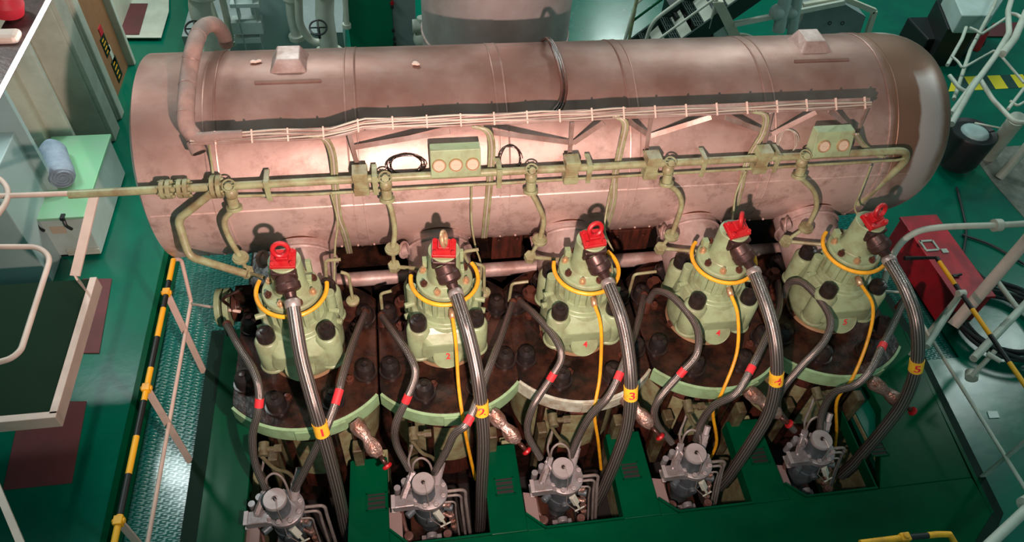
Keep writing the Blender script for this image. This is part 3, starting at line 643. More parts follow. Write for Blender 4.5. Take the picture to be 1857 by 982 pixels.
# ================================================================== YELLOW TUBES
for i, x in enumerate(XI):
    b = B(); a0 = math.radians(152+([6, 18, 10, -18, -22][i])); a1 = math.radians(380+([-12, 10, 16, -22, -35][i]))
    P = [V(x+0.226*math.cos(a0+(a1-a0)*k/36), 0.226*math.sin(a0+(a1-a0)*k/36), -0.30-0.012*math.sin(k/36*PI)) for k in range(37)]
    b.tube(P, 0.0145, 10); tag(b.build('yellow_ring_tube', 'yellow'), 'yellow tube looped around the collar of valve %s from the left' % ordn(i), 'tube', 'yellow tubes ringing the valves')
YP = {1: [(820, 572, -.235, None), (827, 625, -.34, None), (831, 690, -.5, None), (838, 748, -.69, None), (849, 810, -.72, None), (862, 868, -.74, None)],
      2: [(1078, 550, -.235, None), (1090, 595, -.34, None), (1088, 680, -.5, None), (1078, 745, -.69, None), (1085, 800, -.72, None), (1090, 850, -.74, None)],
      3: [(1325, 532, -.235, None), (1338, 572, -.34, None), (1336, 640, -.5, None), (1309, 712, -.68, None), (1293, 745, -.69, None), (1299, 805, -.72, None), (1275, 850, -.74, None)],
      4: [(1560, 513, -.235, None), (1583, 555, -.34, None), (1574, 615, -.48, None), (1546, 685, -.66, None), (1518, 725, -.69, None), (1517, 780, -.72, None), (1512, 830, -.74, None)]}
for i, pp in YP.items():
    r_ = empty('yellow_drain_tube', ay(pp[-1][0], pp[-1][1], pp[-1][2]), 'thin yellow tube dropping from valve %s from the left over the cover edge' % ordn(i), 'tube', 'yellow tubes dropping over the covers')
    b = B(); b.tube(catmull([ay(p[0], p[1], p[2]) for p in pp], 6), 0.0125, 10); b.build('tube_run', 'yellow', r_)
    p = ay(*pp[0][:3]); b = B(); b.hexa(p+V(0, 0.05, 0.01), p+V(0, -0.015, -0.01), 0.024); b.build('elbow_fitting', 'brass', r_)

# ================================================================== INDICATOR COCKS (lagged) WITH RED KNOBS
IC = [((642, 762), (690, 828), (702, 844)), ((890, 745), (942, 802), (955, 817)), ((1128, 712), (1183, 775), (1197, 791)), ((1353, 705), (1418, 758), (1431, 768)), ((1577, 688), (1630, 727), (1655, 745))]
for i, (a, c, k) in enumerate(IC):
    A = az(*a, -1.04); K = az(*k, -1.22); Cc = A.lerp(K, 0.78); d = (K-A).normalized()
    r_ = empty('indicator_cock', A, 'foil-lagged cock with small red knob sticking out of cover %s from the left' % ordn(i), 'cock', 'lagged indicator cocks')
    b = B(); pts = [A.lerp(Cc, t) for t in (0, .12, .3, .42, .5, .62, .75, .88, 1)]
    b.tube(pts, .05, 18, [.04, .056, .054, .042, .036, .05, .058, .05, .026]); 
    for v in b.bm.verts: v.co += V(random.uniform(-1, 1), random.uniform(-1, 1), random.uniform(-1, 1))*0.005
    b.build('foil_lagging', 'foil', r_)
    b = B(); b.cyl(Cc, K, 0.016, seg=10); b.build('spindle', 'rust', r_)
    b = B(); b.lathe([(0.018, -0.012), (0.034, -0.008), (0.036, 0.006), (0.028, 0.016), (0.01, 0.018)], K, d, seg=16); b.build('red_knob', 'red', r_)

# ================================================================== FUEL PUMPS
def pump(x):
    X0, Y0, T = x, -0.945, -1.36
    root = empty('fuel_pump', (X0, Y0, SZ-0.2), '', 'fuel pump', 'grey fuel pumps in the platform notches')
    def p(a, b_, c): return V(X0+a, Y0+b_, T+c)
    b = B(); b.lathe([(0.082, -0.20), (0.078, -0.035), (0.0, -0.035)][:2]+[(0.074, -0.034)], p(0, 0, 0), seg=32); b.build('barrel', 'pumpblue', root)
    b = B(); b.lathe([(0.074, -0.036), (0.080, -0.032), (0.080, -0.008), (0.075, 0.0), (0.022, 0.0), (0.022, -0.008), (0.0, -0.008)], p(0, 0, 0), seg=36); b.build('cap_disc', 'pumppink', root)
    b = B(); b.lathe([(0.014, -0.008), (0.014, 0.006), (0.006, 0.008), (0.005, 0.016), (0.0, 0.016)], p(0, 0, 0), seg=6); b.build('cap_screw', 'nut', root)
    b = B(); b.lathe([(0.12, -0.225), (0.135, -0.22), (0.135, -0.185), (0.128, -0.18), (0.06, -0.178)], p(0.035, 0.01, 0), seg=36); b.build('flange', 'pumpgrey', root)
    for k in range(7):
        a = -2.6+k*0.72; b = B(); c = p(0.035+0.112*math.cos(a), 0.01+0.112*math.sin(a), -0.18); b.lathe([(0.019, 0), (0.019, 0.02), (0.011, 0.022), (0.011, 0.032), (0, 0.033)], c, seg=6); b.build('flange_bolt', 'pumppink', root)
    b = B(); b.lathe([(0.07, -0.74), (0.075, -0.64), (0.095, -0.60), (0.112, -0.54), (0.116, -0.40), (0.110, -0.395), (0.114, -0.30), (0.122, -0.225)], p(0.035, 0.005, 0), seg=32)
    b.cyl(p(0.035, -0.10, -0.40), p(0.035, -0.135, -0.40), 0.03); b.cyl(p(-0.08, -0.05, -0.33), p(-0.13, -0.09, -0.33), 0.028); b.cyl(p(0.14, -0.05, -0.33), p(0.20, -0.07, -0.33), 0.026)
    b.build('body', 'pumpblue', root, bevel=0.004)
    b = B(); b.box(p(-0.145, -0.045, -0.20), (0.15, 0.095, 0.075), Quaternion((0, 0, 1), 0.02)); b.hull([p(-0.09, -0.09, -0.17), p(-0.09, 0.02, -0.17), p(0.0, -0.1, -0.19), p(0.0, 0.05, -0.19), p(-0.09, -0.09, -0.24), p(-0.09, 0.02, -0.24), p(0, -0.1, -0.24), p(0, 0.05, -0.24)])
    b.build('valve_block', 'pumpgrey', root, bevel=0.008)
    b = B(); b.box(p(-0.218, -0.045, -0.162), (0.03, 0.10, 0.012)); b.box(p(-0.218, -0.045, -0.238), (0.03, 0.10, 0.012)); b.box(p(-0.226, -0.045, -0.20), (0.012, 0.05, 0.08)); b.build('end_clamp', 'pumppink', root, bevel=0.003)
    # sloping pipes and injector fittings at the back left
    b = B(); b.tube(fillet([p(-0.15, -0.03, -0.17), p(-0.105, 0.06, -0.10), p(-0.06, 0.12, -0.06)], 0.03), 0.02, 12)
    for t in (0.2, 0.5, 0.8): q_ = p(-0.15, -0.03, -0.17).lerp(p(-0.06, 0.12, -0.06), t); b.hexa(q_-V(0.012, 0.024, 0.014), q_+V(0.012, 0.024, 0.014), 0.028)
    b.build('delivery_fitting', 'pumpgrey', root)
    b = B(); b.tube(fillet([p(-0.06, 0.02, -0.19), p(-0.06, 0.02, -0.10), p(-0.10, 0.10, -0.08)], 0.03), 0.018, 12); b.cyl(p(-0.075, 0.04, -0.19), p(-0.075, 0.04, -0.13), 0.028, seg=12); b.cyl(p(-0.13, 0.08, -0.20), p(-0.13, 0.08, -0.12), 0.026, seg=12)
    b.cyl(p(-0.185, 0.05, -0.24), p(-0.185, 0.05, -0.15), 0.024, seg=12); b.build('relief_fitting', 'pumpgrey', root)
    b = B(); b.tube(catmull([p(-0.07, 0.10, -0.07), p(-0.055, 0.135, 0.03), p(0.0, 0.15, 0.065), p(0.055, 0.12, 0.03), p(0.078, 0.07, -0.10), p(0.08, 0.06, -0.17)], 8), 0.0085, 8); b.build('arched_pipe', 'steelpipe', root)
    b = B(); b.tube(catmull([p(-0.07, 0.11, -0.07), p(-0.09, 0.15, 0.04), p(-0.06, 0.20, 0.14), p(-0.04, 0.26, 0.26)], 8), 0.0085, 8); b.build('leak_pipe', 'steelpipe', root)
    b = B(); b.cyl(p(0.095, 0.075, -0.19), p(0.12, 0.13, -0.09), 0.034, seg=16); b.hexa(p(0.118, 0.125, -0.10), p(0.135, 0.16, -0.05), 0.034); b.cyl(p(0.135, 0.16, -0.05), p(0.155, 0.2, 0.0), 0.024); b.build('pipe_union', 'pumppink', root)
    # right-hand pair of bent pipes
    for k, (dx, dy, r_) in enumerate(((0.30, 0.02, 0.0125), (0.265, -0.015, 0.010), (0.22, -0.06, 0.007))):
        b = B(); b.tube(fillet([p(0.12, dy, -0.235), p(dx, dy, -0.235), p(dx, dy-0.02, -0.36), p(dx+0.03, dy-0.12, -0.80)], 0.05, 8), r_, 10); b.build('bent_pipe', 'steelpipe', root)
    b = B()
    for k in range(5): b.hexa(p(0.165+0.01*k, -0.05-0.012*k, -0.28-0.075*k), p(0.17+0.01*k, -0.055-0.012*k, -0.315-0.075*k), 0.024)
    b.cyl(p(0.165, -0.05, -0.26), p(0.20, -0.10, -0.62), 0.012); b.cyl(p(0.09, -0.04, -0.30), p(0.17, -0.055, -0.30), 0.02); b.cyl(p(0.1, -0.04, -0.44), p(0.19, -0.085, -0.44), 0.016)
    b.build('regulating_rod', 'foil', root)
    b = B(); b.tube([p(0.0, 0, 0.006), p(0.012, -0.02, 0.012), p(0.02, -0.075, 0.0), p(0.03, -0.095, -0.16), p(0.035, -0.13, -0.33), p(0.13, -0.17, -0.43)], 0.004, 6); b.build('wire', 'steelpipe', root)
    b = B(); b.bar(p(0.075, -0.105, -0.27), p(0.115, -0.135, -0.35), 0.045, 0.035); b.cyl(p(0.115, -0.135, -0.35), p(0.14, -0.155, -0.40), 0.010, seg=8); b.bar(p(0.10, -0.17, -0.40), p(0.18, -0.14, -0.40), 0.012, 0.01); b.build('index_lever', 'offwhite', root, bevel=0.004)
    b = B(); b.bar(p(-0.04, -0.15, -0.66), p(0.11, -0.15, -0.66), 0.05, 0.06); b.cyl(p(0.035, -0.14, -0.66), p(0.035, -0.14, -0.84), 0.03); b.cyl(p(0.035, -0.13, -0.60), p(0.035, -0.17, -0.60), 0.04); b.build('lower_bracket', 'pumpgrey', root, bevel=0.004)
    b = B(); b.cyl(p(-0.13, -0.18, -0.50), p(-0.13, -0.18, -0.46), 0.034, seg=18); b.tube(fillet([p(-0.17, 0.02, -0.26), p(-0.17, -0.02, -0.42), p(-0.15, -0.12, -0.50), p(-0.12, -0.18, -0.50)], 0.06), 0.016, 10); b.build('lower_linkage', 'pinkrust', root, bevel=0.004)
    b = B(); b.cyl(p(0.15, -0.20, -0.50), p(0.15, -0.20, -0.46), 0.03, seg=18); b.cyl(p(0.15, -0.20, -0.46), p(0.15, -0.20, -0.45), 0.014, seg=12); b.build('link_pin', 'pinkrust', root)
    b = B(); b.hull([p(-0.26, -0.19, -0.40), p(-0.26, 0.02, -0.40), p(-0.17, 0.0, -0.40), p(-0.17, -0.24, -0.40), p(-0.26, -0.19, -0.43), p(-0.26, 0.02, -0.43), p(-0.17, 0, -0.43), p(-0.17, -0.24, -0.43)]); b.build('guard_plate', 'pinkgrey', root)
    b = B(); b.bb(p(-0.12, -0.14, -1.1), p(0.16, 0.12, -0.74)); b.build('pump_base', 'rustdark', root, bevel=0.01)
    return root
M['pinkrust'] = mat('pinkish_brown_casting', (0.17, 0.09, 0.075), 0.4, 0.2, (0.09, 0.04, 0.03), 0.5, 10)
M['pinkgrey'] = mat('pinkish_grey_plate', (0.24, 0.17, 0.16), 0.6)
pp0 = pump(-0.24)
PX_ = [-0.24, 0.76, 1.755, 2.75, 3.74]
PL = ['leftmost grey fuel pump, cut by the bottom edge of the view', 'second grey fuel pump from the left, below the hose marked 2', 'middle grey fuel pump with bare cap disc', 'fourth grey fuel pump from the left, below the hose marked 4', 'rightmost grey fuel pump in the platform notch']
for i in range(5):
    o = pp0 if i == 0 else copy_tree(pp0); o.location = (PX_[i], -0.945, SZ-0.2); o['label'] = PL[i]
# louvred vents in the platform tongues
for i, (px, py) in enumerate([(683, 909), (915, 881), (1143, 853), (1375, 826), (1590, 812)]):
    c = az(px, py, SZ+0.004)
    r_ = empty('vent_grille', c, 'small louvred vent set in the platform to the right of pump %s from the left' % ordn(i), 'vent', 'small platform vents')
    b = B(); b.box(c+V(0, 0, 0.0), (0.125, 0.12, 0.006)); b.build('opening', 'dark', r_)
    b = B()
    for s in (-1, 1): b.box(c+V(0, s*0.065, 0.004), (0.15, 0.012, 0.01)); b.box(c+V(s*0.068, 0, 0.004), (0.012, 0.13, 0.01))
    for k in (-0.03, 0.005, 0.04): b.box(c+V(0, k, 0.004), (0.13, 0.007, 0.006))
    b.build('frame', 'slab', r_)

# ================================================================== STARTING AIR / GAS RAIL ON THE RECEIVER FRONT
y0 = 0.495; z0 = 0.175
root = empty('air_rail_pipe', (1.5, y0, z0), 'long olive-cream pipe running along the front of the drum', 'pipe')
def railx(px, py): return ay(px, py, y0).x
b = B(); b.tube(fillet([V(-1.30, y0, z0), V(railx(1560, 268), y0, z0), V(4.42, y0, z0-0.0), V(4.50, y0+0.03, z0-0.13), V(4.33, 0.56, -0.42)], 0.10, 8), 0.027, 18); b.build('pipe_run', 'pipe', root)
for px in (302, 334, 395):
    b = B(); x = railx(px, 343); rr = 0.062 if px < 390 else 0.075
    for s in (-0.018, 0.018): b.cyl((x+s-0.013, y0, z0), (x+s+0.013, y0, z0), rr, seg=28)
    for k in range(6):
        a = k*PI/3; b.hexa((x-0.045, y0+0.047*math.cos(a), z0+0.047*math.sin(a)), (x+0.045, y0+0.047*math.cos(a), z0+0.047*math.sin(a)), 0.011)
    b.build('flange', 'pipe', root)
for px in (478, 652, 678, 905, 1035, 1067, 1178, 1270, 1398, 1372):
    x = railx(px, 310); b = B(); wd = 0.035 if px not in (652, 1035, 1178, 1372) else 0.09
    b.bb((x-wd/2, y0-0.035, z0-0.12), (x+wd/2, y0-0.028, z0+0.045)); b.bb((x-wd/2, y0-0.03, z0+0.03), (x+wd/2, y0+0.10, z0+0.04)); b.cyl((x-0.02, y0, z0), (x+0.02, y0, z0), 0.034)
    if wd > 0.05: b.bb((x-0.05, y0-0.05, z0+0.02), (x+0.05, y0+0.05, z0+0.085)); b.bb((x-0.05, y0-0.045, z0-0.11), (x+0.05, y0+0.03, z0-0.05))
    b.build('pipe_clamp', 'pipe', root, bevel=0.003)
b = B(); ya, za = 0.50, z0-0.115; b.tube(fillet([V(railx(430, 360), ya, za+0.02), V(railx(560, 350), ya, za), V(4.40, ya+0.0, za+0.02), V(4.47, ya, za+0.04)], 0.03), 0.0105, 10)
tag(b.build('control_air_pipe', 'pipe'), 'thin olive pipe running just below the long cream pipe on the drum', 'pipe')
# far-left elbow branch
b = B(); P = [V(railx(388, 338), y0-0.03, z0-0.01), ay(322, 398, 0.42), ay(343, 465, 0.30), ay(448, 497, 0.20)]
b.tube(fillet(P, 0.05, 6), 0.027, 14); tag(b.build('elbow_pipe', 'pipe'), 'olive-cream pipe bending down from the left end of the long pipe', 'pipe')
BR = [[(418, 372), (407, 400), (415, 430), (436, 466)], [(703, 352), (711, 385), (716, 420), (712, 450)], [(966, 335), (975, 370), (986, 400), (979, 434)], [(1216, 320), (1229, 348), (1236, 370), (1228, 400), (1218, 426)], [(1460, 310), (1475, 345), (1481, 372), (1470, 400), (1462, 412)]]
LW = [[(437, 468), (450, 494), (478, 503)], [(712, 453), (715, 483), (782, 489)], [(979, 438), (961, 466), (1030, 471)], [(1219, 428), (1197, 450), (1270, 456)], [(1462, 414), (1424, 437), (1492, 443)]]
VB = [(420, 350), (700, 335), (964, 308), (1214, 296), (1455, 290)]
for i in range(5):
    V0 = ay(*VB[i], y0-0.03)
    r_ = empty('branch_pipe', V0, 'cream branch valve and curved pipe, %s from the left along the drum' % ordn(i), 'branch pipe', 'branch pipes dropping from the long pipe to the valves')
    b = B(); c = V(V0.x, y0-0.035, z0-0.03); b.ball(c, 0.042, (1, 1, 1.1)); b.cyl(c+V(0, 0.02, 0.02), c+V(0, -0.03, 0.085), 0.024); b.cyl(c+V(0, -0.02, -0.02), c+V(0, -0.035, -0.10), 0.034); b.cyl(c+V(0, -0.03, -0.085), c+V(0, -0.036, -0.11), 0.052, seg=20); b.build('valve_body', 'pipe', r_, bevel=0.003)
    b = B(); hc = c+V(0, -0.01, 0.075); b.torus(hc, 0.040, 0.006, (0, -0.5, 1), n=24, seg=6)
    for k in range(3): a = k*PI/3; b.bar(hc+V(0.04*math.cos(a), 0.04*math.sin(a), 0), hc-V(0.04*math.cos(a), 0.04*math.sin(a), 0), 0.008, 0.006)
    b.build('handwheel', 'pipe', r_)
    n = len(BR[i]); P = [c+V(0, -0.035, -0.10)]+[ay(px, py, y0-0.03-0.15*(k+1)/n) for k, (px, py) in enumerate(BR[i])][1:]
    b = B(); b.tube(catmull(P, 6), 0.019, 12); b.build('curved_pipe', 'pipe', r_)
    e = P[-1]; b = B(); b.lathe([(0.052, -0.022), (0.055, -0.016), (0.055, 0.0), (0.048, 0.003), (0.048, 0.016), (0.026, 0.02)], e, (0.05, 0.0, 1), seg=20)
    b.build('end_flange', 'pipe', r_)
    q1 = ay(*LW[i][1], 0.30); q2 = ay(*LW[i][2], 0.16)
    b = B(); b.tube(fillet([e, q1, q2], 0.03), 0.014, 10); b.build('lower_pipe', 'pipe', r_)
    b = B(); b.hexa(q1+V(0, 0.0, -0.02), q1+V(0, -0.01, 0.035), 0.046); b.build('union', 'pipe', r_, bevel=0.004)
# gauge boxes
def gauges(px0, py0, px1, py1, xs, label):
    A = ay(px0, py0, y0-0.02); C2 = ay(px1, py1, y0-0.02); x0, x1 = A.x, C2.x; zt, zb = max(A.z, C2.z), min(A.z, C2.z)
    zt = z0+0.20; zb = z0+0.02
    r_ = empty('gauge_box', ((x0+x1)/2, y0, zb), label, 'gauge box', 'green gauge boxes on the long pipe')
    tilt = 0.06
    b = B(); b.hull([(x0, y0-0.05, zb), (x1, y0-0.05, zb), (x0, y0-0.05+tilt, zt), (x1, y0-0.05+tilt, zt), (x0, y0+0.06, zb), (x1, y0+0.06, zb), (x0, y0+0.06+tilt*0.4, zt), (x1, y0+0.06+tilt*0.4, zt)]); b.build('case', 'pale', r_, bevel=0.006)
    for k in range(xs):
        gx = x0+(x1-x0)*(k+0.5)/xs; nrm = V(0, -1, 0.33).normalized(); c = V(gx, y0-0.05+tilt*0.45, zb+(zt-zb)*0.45)
        b = B(); b.lathe([(0.045, -0.01), (0.047, 0.004), (0.043, 0.014), (0.039, 0.014), (0.037, 0.006), (0.001, 0.006)], c, nrm, seg=28); g = b.build('gauge', 'brass', r_)
        b = B(); b.lathe([(0.036, 0.006), (0.036, 0.009), (0.001, 0.009)], c, nrm, seg=28); b.bar(c+nrm*0.011+V(-0.02, 0, 0), c+nrm*0.011+V(0.02, 0, 0), 0.004, 0.002, nrm); b.build('dial', 'gauge', g)
gauges(781, 300, 872, 300, 3, 'green box with three round gauges on the long pipe')
gauges(1478, 262, 1545, 262, 2, 'smaller green box with two round gauges at the right end')
# coiled spare wires
for (px, py, rx, rz, lab, nn) in [(737, 298, 0.12, 0.065, 'flattened coil of thin wire left of the three-gauge box', 6), (832, 283, 0.10, 0.05, 'thin coil of wire behind the three-gauge box', 3), (926, 288, 0.075, 0.085, 'round coil of thin wire right of the three-gauge box', 4), (1428, 258, 0.075, 0.085, 'round coil of wire left of the two-gauge box', 3)]:
    c = ac(px, py, RR+0.03); nr = V(0, c.y-RCY, c.z-RCZ).normalized(); u_ = V(1, 0, 0); v_ = nr.cross(u_); b = B(); P = []
    for k in range(nn*20):
        a = 2*PI*k/20; w_ = 1+0.16*math.sin(k*0.37+px); P.append(c+u_*rx*w_*math.cos(a)+v_*rz*(1+0.12*math.sin(k*0.29))*math.sin(a)+nr*0.01*math.sin(k*0.9))
    b.tube(P, 0.0028, 6); tag(b.build('wire_coil', 'rustdark' if px < 1000 else 'cable'), lab, 'wire coil')

# ================================================================== CABLE TRAY
TR = 0.98
_t = ac(960, 213, TR); ty, tz = _t.y, _t.z
tx0 = ac(345, 245, TR).x; tx1 = ac(1578, 185, TR).x
root = empty('cable_tray', ((tx0+tx1)/2, ty, tz-0.1), 'long aluminium cable tray standing off the front of the drum', 'cable tray')
nt_ = V(0, ty-RCY, tz-RCZ).normalized(); up_ = V(1, 0, 0).cross(nt_)
up_ = -up_ if up_.z < 0 else up_
xm = ac(600, 240, TR).x; xn = ac(660, 228, TR).x
def ty_off(x): return -0.045 if x < xm else (0 if x > xn else -0.045*(1-(x-xm)/(xn-xm)))
def tpnt(x, h=0, o=0): return V(x, ty, tz)+up_*(h+ty_off(x))+nt_*o
b = B(); xs_ = [tx0, xm, xn, tx1]
for a, c in zip(xs_[:-1], xs_[1:]): b.bar(tpnt(a), tpnt(c), 0.075, 0.008, nt_)
b.build('tray_strip', 'tray', root)
for k in range(6):
    b = B(); P = []; h = -0.028+k*0.0115
    for j in range(40):
        x = tx0+(tx1-tx0)*j/39 if k < 4 else tx0+(ac(1135, 215, TR).x-tx0)*j/39
        P.append(tpnt(x, h+0.005*math.sin(j*0.8+k*1.7), 0.012+0.004*math.sin(j*1.1+k)))
    b.tube(P, 0.0065, 8); b.build('cable', 'cable' if k % 2 else 'tray', root)
for k in range(21):
    x = tx0+0.15+(tx1-tx0-0.2)*k/20; b = B(); b.bar(tpnt(x, -0.042, 0.015), tpnt(x, 0.042, 0.015), 0.010, 0.012, nt_); b.build('cable_clip', 'whitepink', root)
SUP = [[(636, 268), (816, 238)], [(895, 240), (1040, 259)], [(1040, 259), (1095, 222)], [(1140, 220), (1178, 246)], [(1180, 246), (1290, 212)], [(1315, 213), (1398, 243)], [(1400, 243), (1480, 203)], [(1503, 200), (1553, 240)]]
for a, c in SUP:
    lo = 0.775; A, C2 = (ac(*a, lo if a[1] > c[1] else TR-0.01), ac(*c, lo if c[1] > a[1] else TR-0.01)); nr = V(0, A.y-RCY, A.z-RCZ).normalized()
    b = B(); b.bar(A, C2, 0.034, 0.008, nr); b.build('diagonal_strut', 'tray', root)
for a, c in [((633, 242), (650, 305)), ((1038, 222), (1032, 292)), ((1181, 212), (1170, 285)), ((1398, 205), (1382, 280)), ((1575, 188), (1553, 245))]:
    A, C2 = ac(*a, TR-0.01), ac(*c, 0.76); nr = V(0, A.y-RCY, A.z-RCZ).normalized(); b = B(); b.bar(A, C2, 0.028, 0.01, nr); b.build('upright', 'tray', root)
# cable drops
DC = [[(378, 258, TR), (383, 290, .80), (388, 328, .79)],
      [(555, 246, TR+.01), (588, 252, TR), (603, 280, .88), (608, 335, .77), (614, 390, .76), (626, 425, .76), (634, 458, .76)],
      [(860, 229, TR+.01), (884, 238, TR), (892, 268, .88), (888, 330, .77), (882, 395, .76), (878, 430, .76)],
      [(1115, 211, TR+.01), (1134, 224, TR), (1126, 268, .88), (1115, 320, .77), (1112, 365, .76), (1100, 410, .76)],
      [(1365, 202, TR+.01), (1388, 210, TR), (1384, 240, .88), (1362, 278, .80), (1350, 310, .77), (1341, 350, .76), (1330, 385, .76)],
      [(1552, 243, TR-.02), (1565, 262, .82), (1582, 275, .80), (1600, 285, .80)]]
DL = ['single grey cable dropping at the left end of the tray', 'grey cable bundle dropping right of the tray step, toward the first valve', 'grey cable bundle dropping right of the three-gauge box', 'grey cable bundle dropping toward the middle valve', 'grey cable bundle dropping toward the fourth valve', 'short grey cable bundle above the right end of the long pipe']
for i, pp in enumerate(DC):
    r_ = empty('cable_drop', ac(*pp[-1]), DL[i], 'cable', 'cables dropping from the tray'); nn = 1 if i == 0 else 3
    for k in range(nn):
        b = B(); b.tube([p+V((k-(nn-1)/2)*0.016, 0, 0.0) for p in catmull([ac(*p) for p in pp], 6)], 0.0085, 8); b.build('cable', 'pipe' if k % 2 == 0 else 'cable', r_)
# thin signal tubes from the control pipe to each valve
ST = [[(600, 350), (612, 400), (608, 445), (606, 510)], [(855, 338), (855, 400), (862, 445), (872, 480), (870, 525)], [(1112, 322), (1100, 380), (1097, 420), (1112, 455)], [(1352, 310), (1335, 350), (1330, 385), (1328, 400)], [(1580, 300), (1560, 350), (1550, 375), (1558, 395)]]
for i, pp in enumerate(ST):
    b = B(); n = len(pp); b.tube(catmull([ay(px, py, 0.49-0.26*k/(n-1)) for k, (px, py) in enumerate(pp)], 6), 0.007, 8)
    tag(b.build('signal_tube', 'pipe'), 'thin cream tube from the control pipe down to valve %s from the left' % ordn(i), 'tube', 'thin tubes to the valves')
# bent pipes with flange nuts at the right of valves 1 and 2 and hooked pipes
HK = [([(618, 493), (632, 497), (640, 545)], 0.22, 'hooked pipe ending in round nut right of the leftmost valve', True), ([(858, 477), (878, 482), (878, 530)], 0.22, 'hooked pipe ending in round nut right of the second valve', True),
      ([(710, 527), (690, 532), (693, 560)], 0.25, 'small hooked pipe between the first two valves', False), ([(958, 510), (928, 514), (923, 545)], 0.25, 'small hooked pipe between the second and third valves', False),
      ([(1190, 492), (1150, 497), (1138, 540)], 0.25, 'small hooked pipe between the third and fourth valves', False), ([(592, 510), (590, 472), (618, 470)], 0.25, 'squared pipe loop right of the leftmost valve', False), ([(848, 475), (840, 456), (868, 452)], 0.25, 'squared pipe loop right of the second valve', False)]
for pp, y, lab, nut in HK:
    b = B(); P = fillet([ay(px, py, y) for px, py in pp], 0.03); b.tube(P, 0.012, 10)
    if nut: b.lathe([(0.045, -0.015), (0.048, 0.01), (0.03, 0.02)], P[-1], (0, -0.1, 1), seg=14)
    tag(b.build('hooked_pipe', 'pipe'), lab, 'pipe')
# lagged conduit hooked over the left end
b = B(); P = [ac(352, 248, 0.95), ac(338, 225, 0.95), ac(338, 180, 0.94), ac(343, 130, 0.92), ay(352, 85, 1.15), ay(366, 52, 1.45), ay(388, 44, 1.62), ay(404, 60, 1.85), ay(410, 78, 2.0)]
b.tube(catmull(P, 6), 0.052, 18); root = empty('lagged_conduit', P[0], 'thick lagged conduit hooked over the left end of the drum', 'conduit'); b.build('lagging', 'cablewrap', root)
cp = catmull(P, 6)
for k in (9, 15, 21, 27):
    b = B(); t = (cp[k+1]-cp[k]).normalized(); b.tube([cp[k]-t*0.004, cp[k]+t*0.004], 0.0545, 18); b.build('tie_band', 'tray', root)
b = B(); b.tube(catmull([cp[3], cp[0]+V(-0.01, 0, 0.02), ac(360, 251, 0.97), ac(395, 247, 0.985), ac(440, 244, 0.985)], 6), 0.04, 14, [0.052-0.022*min(1, k/22) for k in range(25)]); b.build('lagging_bend', 'cablewrap', root)
b = B(); c = ac(350, 256, 0.93); b.cyl(c, c+V(0.03, -0.05, -0.05), 0.045, 0.05, seg=20); b.build('conduit_mouth', 'cablewrap', root); b = B(); b.cyl(c+V(0.031, -0.052, -0.052), c+V(0.032, -0.054, -0.054), 0.04, seg=20); b.build('dark_opening', 'dark', root)
# cable loop over the crown
root = empty('crown_cable', ac(1020, 200, .76), 'dark cable pair looped over the crown of the drum near its middle', 'cable')
for k in range(3):
    b = B(); P = [ac(1000+k*7, 205, .80), ac(1015+k*4, 185, .78), ac(1019+k*4, 155, .775), ac(1011+k*4, 115, .775), ac(1002+k*3, 88, .785), ay(992+k*2, 70, 1.45), ay(982, 74, 1.75)]
    b.tube(catmull(P, 6), 0.011, 8); b.build('cable', 'rustdark' if k == 1 else 'rust', root)
# small foil / lagging scraps on the crown
for (px, py, s, lab) in [(465, 111, (0.055, 0.018, 0.014), 'small long pink scrap lying on the drum left of the lug'), (757, 114, (0.04, 0.03, 0.02), 'small crumpled pink rag on top of the drum')]:
    c = ac(px, py, RR+0.012); b = B()
    for k in range(5): b.ball(c+V(random.uniform(-1, 1)*s[0]*0.6, random.uniform(-1, 1)*s[1]*0.6, 0.0), 0.55*max(s[0]*0.5, s[1]), (1.2, 0.8, 0.5))
    tag(b.build('rag_scrap', 'scrap'.replace('scrap', 'whitepink')), lab, 'scrap')
# pipes and clutter behind the covers
b = B(); b.tube([V(-0.3, 0.66, -1.02), V(4.5, 0.66, -1.02)], 0.06, 18); tag(b.build('lagged_header_pipe', 'duct'), 'pinkish lagged pipe running along behind the cylinder covers', 'pipe')
for (px0, py0, px1, py1, y, mt, lab) in [(893, 425, 945, 470, 0.85, 'jacket', 'red-brown box hanging under the drum right of the second valve'), (1105, 420, 1165, 475, 0.85, 'jacket', 'red-brown plate under the drum right of the middle valve'), (958, 432, 985, 465, .82, 'rustdark', 'dark fitting under the drum left of the middle valve')]:
    A = ay(px0, py0, y); C2 = ay(px1, py1, y); b = B(); b.bb((A.x, y, C2.z), (C2.x, y+0.18, A.z)); b.box(((A.x+C2.x)/2, y+0.05, A.z-0.02), (abs(C2.x-A.x)+0.06, 0.04, 0.03))
    for s in (0.2, 0.8): b.cyl((A.x+(C2.x-A.x)*s, y-0.01, A.z-0.05), (A.x+(C2.x-A.x)*s, y-0.03, A.z-0.05), 0.018, seg=6)
    tag(b.build('mounting_box', mt, bevel=0.008), lab, 'box')
b = B(); b.bb((-0.62, 1.02, -1.82), (4.5, 1.9, -1.5)); b.bb((0.16, 0.78, -1.5), (2.42, 1.9, -1.16)); b.bb((2.72, 0.78, -1.5), (4.45, 1.9, -1.16)); tag(b.build('scavenge_box', 'rustdark', bevel=0.02), 'dark scavenge air box under the drum behind the engine', 'engine part')
